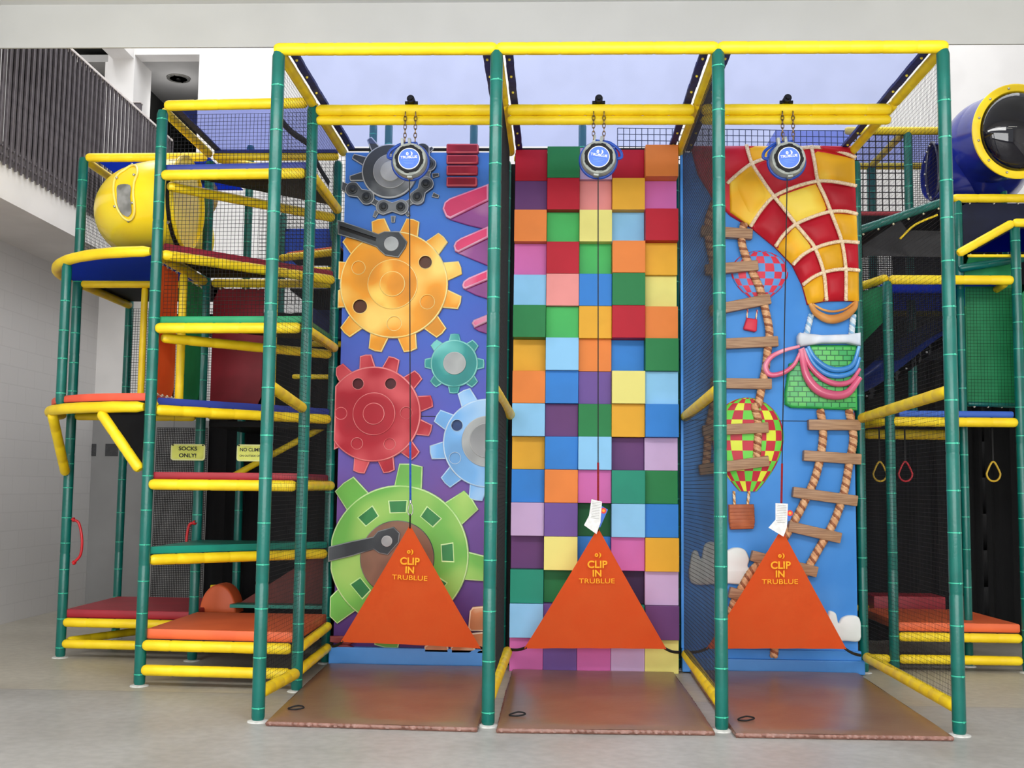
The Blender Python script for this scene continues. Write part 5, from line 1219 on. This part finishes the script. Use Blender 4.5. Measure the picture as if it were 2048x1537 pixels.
# posts rising behind the climbing walls, seen through the blue roofs
for i, (px, l) in enumerate(((747, 'left one of a pair behind the gear wall roof'), (778, 'right one of a pair behind the gear wall roof'), (948, 'behind the gear wall roof near its right edge'), (1165, 'behind the block wall roof'))):
    t_ = P(px, 248, 'Y', 3.75); post(t_.x, 3.75, 3.0, t_.z, 'green padded post '+l, gap=.3, flange=False, r=.04)
t_ = P(1300, 256, 'Y', 3.9)
net([(P(1235, 300, 'Y', 3.75).x, 3.75, 3.9), (P(1700, 300, 'Y', 3.75).x, 3.75, 3.9), (P(1700, 300, 'Y', 3.75).x, 3.75, P(1700, 262, 'Y', 3.75).z), (P(1235, 300, 'Y', 3.75).x, 3.75, P(1235, 256, 'Y', 3.75).z)], .062, .0045, 'coarse black net behind the roofs of the block and balloon walls')
# ------------------------------------------------------------------ right hand play structure
RY = 2.6
post(4.86, RY, 0, 3.40, 'green padded post right of the balloon wall, behind the far right front post', gap=.24)
post(P(2040, 800, 'Y', RY).x, RY, 0, 3.95, 'green padded post cut by the right edge of the picture', gap=.24)
R2x = P(2040, 800, 'Y', RY).x
post(P(1918, 500, 'Y', 2.9).x, 2.9, 0, P(1912, 402, 'Y', 2.9).z, 'slim green padded post just right of the far right front post', gap=.3, r=.036)
post(4.62, 3.7, 0, 3.3, 'dark green padded inner post beside the balloon wall', gap=.28, r=.036, flange=False)
for z, l in ((.10, 'lowest'), (.29, 'second lowest')):
    beam((4.90, RY, z), (R2x-.05, RY, z), l+' yellow padded front beam of the right hand structure', r=.04)
    beam((R2x+.05, RY, z), (R2x+.9, RY, z), l+' yellow padded beam running out of the picture at right', r=.04)
beam((4.62, RY+.02, .10), (4.82, RY, .10), 'short yellow padded stub beam at the foot of the balloon wall', r=.038)
for z, l in ((2.155, 'yellow padded front beam under the blue mat at right'), (3.42, 'yellow padded front beam over the blue awning at right')):
    beam((4.88, RY, z), (R2x-.03, RY, z), l, r=.042)
beam((4.60, 3.2, 3.40), (4.86, RY+.02, 3.44), 'short yellow padded beam angling back beside the balloon mouth', r=.038)
beam((4.60, 3.2, 2.13), (4.84, RY+.02, 2.155), 'short yellow padded beam angling back below the slide', r=.036)
platform([(4.90, RY+.02), (R2x-.05, RY+.02), (R2x-.1, 3.8), (4.9, 3.8)], .335, ORM, 'orange padded mat on the low deck at right', th=.075)
platform([(4.95, RY+.02), (R2x-.05, RY+.02), (R2x-.1, 3.8), (4.9, 3.8)], 2.20, mat('royal_mat', (48, 96, 190), .5, (42, 88, 180), 4), 'blue padded mat on the upper deck at right', th=.055)
beam((4.95, 3.75, 2.1), (R2x-.1, 3.75, 2.1), 'shaded yellow padded beam under the upper deck at right', r=.05)
bk_ = P(1900, 627, 'Z', 3.40); 
bm = BM(); poly_slab(bm, [(4.90, RY+.02), (R2x-.06, RY+.02), (P(1905, 630, 'Z', 3.4).x, bk_.y), (4.92, bk_.y)], 3.425, 3.435, .002); tag(finish('awning', bm, BLUF, None), 'blue cloth awning under the yellow beam at right', 'awning')
beam((4.92, bk_.y, 3.40), (P(1900, 627, 'Z', 3.4).x, bk_.y, 3.40), 'yellow padded beam along the rear of the blue awning', r=.034)
beam((P(1912, 632, 'Z', 3.4).x, bk_.y, 3.40), (R2x-.08, RY+.05, 3.40), 'yellow padded slanting beam along the right edge of the blue awning', r=.034)
# green panels, black drapes
panel([(P(1932, 700, 'Y', 2.95).x, 2.95, 2.32), (R2x+.16, 2.95, 2.32), (R2x+.16, 2.95, 3.72), (P(1930, 600, 'Y', 2.95).x, 2.95, 3.72)], GRV, 'tall green vinyl panel on the right hand structure')
net([(P(1932, 700, 'Y', 2.9).x, 2.88, 2.32), (R2x+.16, 2.88, 2.32), (R2x+.16, 2.88, 3.4), (P(1932, 600, 'Y', 2.9).x, 2.88, 3.4)], .03, .0014, 'fine black net in front of the tall green panel')
panel([(R2x+.06, 2.7, 2.2), (R2x+.9, 2.7, 2.2), (R2x+.9, 2.7, 3.4), (R2x+.06, 2.7, 3.4)], GRV, 'green vinyl panel cut by the right edge of the picture')
beam(tuple(P(1918, 538, 'Y', 2.85)), tuple(P(2075, 512, 'Y', 2.85)), 'dark green padded beam above the tall green panel', r=.036, m=GREEN)
beam(tuple(P(1935, 808, 'Y', 2.95)), tuple(P(2030, 812, 'Y', 2.95)), 'dark green padded beam below the tall green panel', r=.022, m=GREEN)
pa, pb = P(1905, 397, 'Y', 2.9), P(2110, 397, 'Y', 2.9)
beam(tuple(pa), tuple(pb), 'yellow padded beam under the blue tube at upper right', r=.04)
panel([(pa.x+.05, 2.92, P(1930, 500, 'Y', 2.92).z), (pb.x, 2.92, P(2100, 500, 'Y', 2.92).z), (pb.x, 2.92, pb.z-.04), (pa.x+.05, 2.92, pa.z-.04)], mat('navy_cloth', (34, 40, 72), .6, (28, 34, 62), 5), 'dark navy cloth panel below the blue tube')
d0, d1, d2 = P(1916, 508, 'Y', 2.55), P(2026, 446, 'Y', 2.55), P(2110, 446, 'Y', 2.55)
beam(tuple(d0), tuple(d1), 'sloping yellow padded beam at the right edge above the awning', r=.038)
beam(tuple(d1), tuple(d2), 'level yellow padded beam running out of the picture at upper right', r=.038)
bm = BM(); vv = [bm.verts.new(P(x, y, 'Y', 2.62)) for x, y in ((1945, 505), (2110, 503), (2110, 456), (2028, 458))]; bm.faces.new(vv); bmesh.ops.solidify(bm, geom=bm.faces[:], thickness=.006); tag(finish('vinyl_screen', bm, BLUF, None), 'blue cloth panel under the sloping yellow beam at right', 'panel')
beam(tuple(P(1935, 512, 'Y', 2.66)), tuple(P(2110, 512, 'Y', 2.66)), 'thin yellow padded beam under the small blue panel at right', r=.014)
# sloping green rail with dark cloth hung on it
s0, s1 = P(1712, 463, 'Y', 2.75), P(1892, 402, 'Y', 2.75)
beam(tuple(s0), tuple(s1), 'green padded rail sloping up behind the far right front post', r=.038, m=GREEN)
e = thing('dark_net_screen', 'large dark net screen hung below the sloping green rail', 'net', (s0.x, 2.76, s0.z-.6)); q0, q1 = P(1712, 545, 'Y', 2.76), P(1900, 575, 'Y', 2.76)
bm = BM(); vv = [bm.verts.new(p) for p in (P(1712, 520, 'Y', 2.78), P(1740, 512, 'Y', 2.78), P(1900, 515, 'Y', 2.78), s1+Vector((0, .03, -.03)), s0+Vector((0, .03, -.03)))]; bm.faces.new(vv); bmesh.ops.solidify(bm, geom=bm.faces[:], thickness=.004)
finish('screen_cloth', bm, mat('screen_black', (44, 44, 46), .8, (36, 36, 38), 8, bump=.2), e)
bm = BM()
for k in range(6):
    p = s0.lerp(s1, (k+.4)/6)+Vector((0, -.04, -.055)); bmesh.ops.create_icosphere(bm, subdivisions=1, radius=.012, matrix=Matrix.Translation(p))
finish('toggle', bm, mat('toggle_tan', (210, 196, 160), .5), e, 60)
a = [P(x, y, 'Y', 2.74) for x, y in ((1800, 478), (1830, 450), (1875, 430))]
bm = BM(); tube(bm, smoothpts(a, 6), .010, 8); finish('yellow_piping', bm, YEL, e, 60)
net([tuple(P(1715, 720, 'Y', 3.3)), tuple(P(1905, 720, 'Y', 3.3)), tuple(P(1905, 500, 'Y', 3.3)), tuple(P(1715, 500, 'Y', 3.3))], .018, .0052, 'close black net hanging below the dark screen at right')
panel([(4.62, 3.15, 2.75), (4.84, RY+.08, 3.05), (4.84, RY+.08, 3.38), (4.62, 3.15, 3.36)], GRV, 'small green vinyl panel under the short beam beside the balloon mouth', tabs=False)
# slide
e = thing('slide', 'dark blue plastic slide with a black riveted edge, at right behind the post', 'slide', tuple(P(1720, 810, 'Y', 3.4))); SB = mat('slide_blue', (40, 66, 150), .3, (34, 58, 136), 4)
up_e = smoothpts([P(x, y, 'Y', 3.35) for x, y in ((1712, 755), (1760, 712), (1810, 672), (1860, 645), (1900, 635))], 5)
lo_e = smoothpts([P(x, y, 'Y', 3.15) for x, y in ((1712, 795), (1760, 768), (1810, 730), (1860, 690), (1900, 662))], 5)
bm = BM(); g = [[bm.verts.new(a.lerp(b_, t/8)+Vector((0, .14*math.sin(math.pi*t/8), 0))) for t in range(9)] for a, b_ in zip(up_e, lo_e)]
for a, b_ in zip(g, g[1:]):
    for t in range(8): bm.faces.new((a[t], a[t+1], b_[t+1], b_[t]))
bmesh.ops.solidify(bm, geom=bm.faces[:], thickness=.01); finish('chute', bm, SB, e, 60)
bm = BM(); g = [[bm.verts.new(b_+Vector((0, -.02, .005))), bm.verts.new(b_+Vector((0, -.02, -.085)))] for b_ in lo_e]
for a, b_ in zip(g, g[1:]): bm.faces.new((a[0], a[1], b_[1], b_[0]))
bmesh.ops.solidify(bm, geom=bm.faces[:], thickness=.01); finish('side_edge', bm, BLK, e, 60)
bm = BM()
for k in range(2, len(lo_e), 4): bmesh.ops.create_icosphere(bm, subdivisions=1, radius=.012, matrix=Matrix.Translation(lo_e[k]+Vector((0, -.035, -.04))))
finish('rivet', bm, METAL, e, 60)
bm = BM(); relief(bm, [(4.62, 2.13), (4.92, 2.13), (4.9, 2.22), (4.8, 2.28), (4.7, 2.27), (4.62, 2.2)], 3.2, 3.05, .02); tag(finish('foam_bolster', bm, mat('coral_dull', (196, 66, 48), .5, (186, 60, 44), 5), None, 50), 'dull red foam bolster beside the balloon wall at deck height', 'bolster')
# hanging ring handles
def ringh(px, m, label, y=3.1):
    c = P(px, 948, 'Y', y); e = thing('ring_handle', label, 'handle', (c.x, y, c.z-.08)); bm = BM(); q = []
    for k in range(24):
        a = 2*math.pi*k/24; q.append((c.x+.062*math.cos(a)*(1-.35*max(0, math.sin(a))), y, c.z+.07*math.sin(a)+.04*max(0, math.sin(a))**2))
    tube(bm, q, .009, 8, closed=True); finish('ring', bm, m, e, 60)
    bm = BM(); box(bm, (c.x-.008, y-.002, c.z+.11), (c.x+.008, y+.002, 2.17)); finish('strap', bm, BLK2, e)
ringh(1760, mat('ring_yellow', (206, 168, 40), .4, (196, 158, 34), 9), 'yellow ring handle hanging left of the red one in the dark')
ringh(1811, mat('ring_red', (190, 24, 40), .4, (180, 20, 34), 9), 'red ring handle hanging in the dark right hand play area')
ringh(1987, mat('ring_yellow', (206, 168, 40)), 'yellow ring handle hanging at far right in the dark')
bm = BM(); box(bm, (5.05, 3.9, .33), (5.75, 4.3, .52), .02); tag(finish('foam_block', bm, REDM, None, 50), 'dark red foam block in the dark behind the orange mat at right', 'block')
beam((4.3, 4.1, .38), (5.3, 4.1, .38), 'shaded yellow padded beam on the floor deep inside at right', r=.03)
bm = BM(); box(bm, (R2x+.02, 2.75, 0.0), (8.6, 2.77, 2.1)); 
bm.free()
# raised roof frame behind on the right with coarse net
y1_, y2_ = 3.75, 5.0; z1_ = P(1815, 262, 'Y', y1_).z
beam(tuple(P(1690, 262, 'Y', y1_)), tuple(P(1900, 262, 'Y', y1_)), 'yellow padded top beam of the rear structure, right of the balloon wall', r=.04)
tp = P(1815, 266, 'Y', y1_); post(tp.x, y1_, 2.2, tp.z, 'green padded post of the rear structure right of the balloon wall', gap=.2, flange=False, r=.042)
tq = P(1742, 328, 'Y', y2_); post(tq.x, y2_, 2.2, tq.z, 'dark green padded post at the rear, right of the balloon wall', gap=.35, flange=False, r=.05)
beam((tq.x-.4, y2_, z1_), (P(1880, 328, 'Y', y2_).x+.3, y2_, z1_), 'orange-tinged padded rear roof beam right of the balloon wall', r=.038)
beam((tp.x-.02, y1_+.05, z1_), (tp.x-.02, y2_-.05, z1_), 'netted yellow padded roof beam running back at right', r=.036)
net([tuple(P(1700, 436, 'Y', y1_)), (tp.x, y1_, P(1815, 436, 'Y', y1_).z), (tp.x, y1_, z1_-.04), (P(1700, 262, 'Y', y1_).x, y1_, z1_-.04)], .066, .0065, 'coarse black net right of the balloon wall before the white wall')
net([(tp.x, y1_, P(1815, 436, 'Y', y1_).z), (tp.x+.75, y1_, P(1815, 436, 'Y', y1_).z), (tp.x+.75, y1_, z1_-.04), (tp.x, y1_, z1_-.04)], .022, .0028, 'fine black net behind the blue tube end')
bm = BM(); bm.faces.new([bm.verts.new(v) for v in ((tp.x-1.3, y1_+.06, z1_+.03), (tp.x+.8, y1_+.06, z1_+.03), (tp.x+.8, y2_, z1_+.03), (tp.x-1.3, y2_, z1_+.03))]); tag(finish('roof_cloth', bm, CANN, None), 'sheer navy cloth roof over the rear structure at right', 'roof')
tm_ = P(1712, 430, 'Y', 3.5); platform([(tm_.x-.3, 3.4), (tm_.x+.5, 3.4), (tm_.x+.5, 4.4), (tm_.x-.3, 4.4)], tm_.z-.03, REDM, 'dark red mat edge below the coarse net at right', th=.04)
# ------------------------------------------------------------------ blue tube with bubble window
e = thing('window_tube', 'glossy blue crawl tube with a yellow-rimmed bubble window at upper right', 'tube', (5.9, 2.9, 4.5))
BT = mat('tube_blue', (30, 44, 140), .18, (26, 38, 124), 3); c = P(2032, 264, 'Y', 2.7); Rw = .405
ax = Vector((-.62, .78, -.02)).normalized()   # the tube runs back and to the left
nrm = Vector((.16, -1, -.10)).normalized()
path = [c-nrm*.02, c-nrm*.18, c-nrm*.32, c-nrm*.46+Vector((-.0, .03, -.01)), c+Vector((.02, .70, -.03)), c+Vector((.10, 1.0, -.05))]
bm, q, T = tubebody(path, Rw*.98); finish('tube_shell', bm, BT, e, 60)
s = nrm.orthogonal().normalized(); t = nrm.cross(s)
ec, ed_ = q[-1], (q[-1]-q[-2]).normalized(); bm = BM(); tube(bm, [ec-ed_*.01, ec+ed_*.0], Rw*.975, 40); finish('end_panel', bm, mat('end_navy', (22, 28, 74), .4), e, 40)
bm = BM(); n = 64; rg = []
for (rr_, dd_) in ((Rw*1.05, .0), (Rw*1.06, .025), (Rw*1.03, .035), (Rw*.90, .035), (Rw*.87, .02), (Rw*.87, .0)):
    rg.append([bm.verts.new(c+nrm*dd_+(s*math.cos(2*math.pi*k/n)+t*math.sin(2*math.pi*k/n))*rr_) for k in range(n)])
for a, b_ in zip(rg, rg[1:]+rg[:1]):
    for k in range(n): bm.faces.new((a[k], a[(k+1) % n], b_[(k+1) % n], b_[k]))
o = finish('window_ring', bm, YEL, e, 40)
for k in range(12):
    p = c+nrm*.038+(s*math.cos(2*math.pi*k/12)+t*math.sin(2*math.pi*k/12))*Rw*.965; bm = BM(); bmesh.ops.create_icosphere(bm, subdivisions=2, radius=.012, matrix=Matrix.Translation(p)); finish('bolt', bm, METAL, o, 60)
gm = bpy.data.materials.new('tinted_bubble'); gm.use_nodes = True; nt = gm.node_tree
for nn_ in list(nt.nodes): nt.nodes.remove(nn_)
N, L = nt.nodes.new, nt.links.new; out = N('ShaderNodeOutputMaterial'); mx = N('ShaderNodeMixShader'); gl_ = N('ShaderNodeBsdfGlossy'); gl_.inputs['Roughness'].default_value = .03; tr = N('ShaderNodeBsdfTransparent'); tr.inputs['Color'].default_value = (.27, .24, .42, 1); fr = N('ShaderNodeFresnel'); fr.inputs['IOR'].default_value = 1.75
L(fr.outputs[0], mx.inputs[0]); L(tr.outputs[0], mx.inputs[1]); L(gl_.outputs[0], mx.inputs[2]); L(mx.outputs[0], out.inputs[0])
bm = BM(); g = []
for j in range(13):
    ph = math.pi/2*j/12; rr_, hh = Rw*.88*math.cos(ph), Rw*.42*math.sin(ph)
    g.append([bm.verts.new(c+nrm*(.02+hh)+(s*math.cos(2*math.pi*k/48)+t*math.sin(2*math.pi*k/48))*max(rr_, .002)) for k in range(48)])
for a, b_ in zip(g, g[1:]):
    for k in range(48): bm.faces.new((a[k], a[(k+1) % 48], b_[(k+1) % 48], b_[k]))
finish('bubble_window', bm, gm, e, 80)
ce = P(1885, 345, 'Y', 3.35); Re = .27
bm, q, T = tubebody([ce+Vector((.45, .25, .05)), ce+Vector((.25, .16, .02)), ce, ce+Vector((-.10, -.02, 0))], [Re]*22 if False else Re); o = finish('tube_end', bm, BT, e, 60)
bm = BM(); tube(bm, [ce+Vector((-.10+.03*math.cos(a), -.02-math.cos(a)*Re*.95*.35, math.sin(a)*Re*1.05)) for a in [k*2*math.pi/36 for k in range(36)]], .016, 8, closed=True); finish('end_flange', bm, mat('flange_navy', (24, 26, 60), .2), e, 60)
bm = BM()
for k in range(7):
    a = math.radians(100+k*27); bmesh.ops.create_icosphere(bm, subdivisions=1, radius=.012, matrix=Matrix.Translation(ce+Vector((-.12+.03*math.cos(a), -.04-math.cos(a)*Re*.35, math.sin(a)*Re*.95))))
finish('bolt', bm, METAL, e, 60)
post(P(2007, 370, 'Y', 3.3).x, 3.3, 3.6, P(2007, 345, 'Y', 3.3).z, 'short green padded post under the blue tube', gap=.2, flange=False, r=.03)
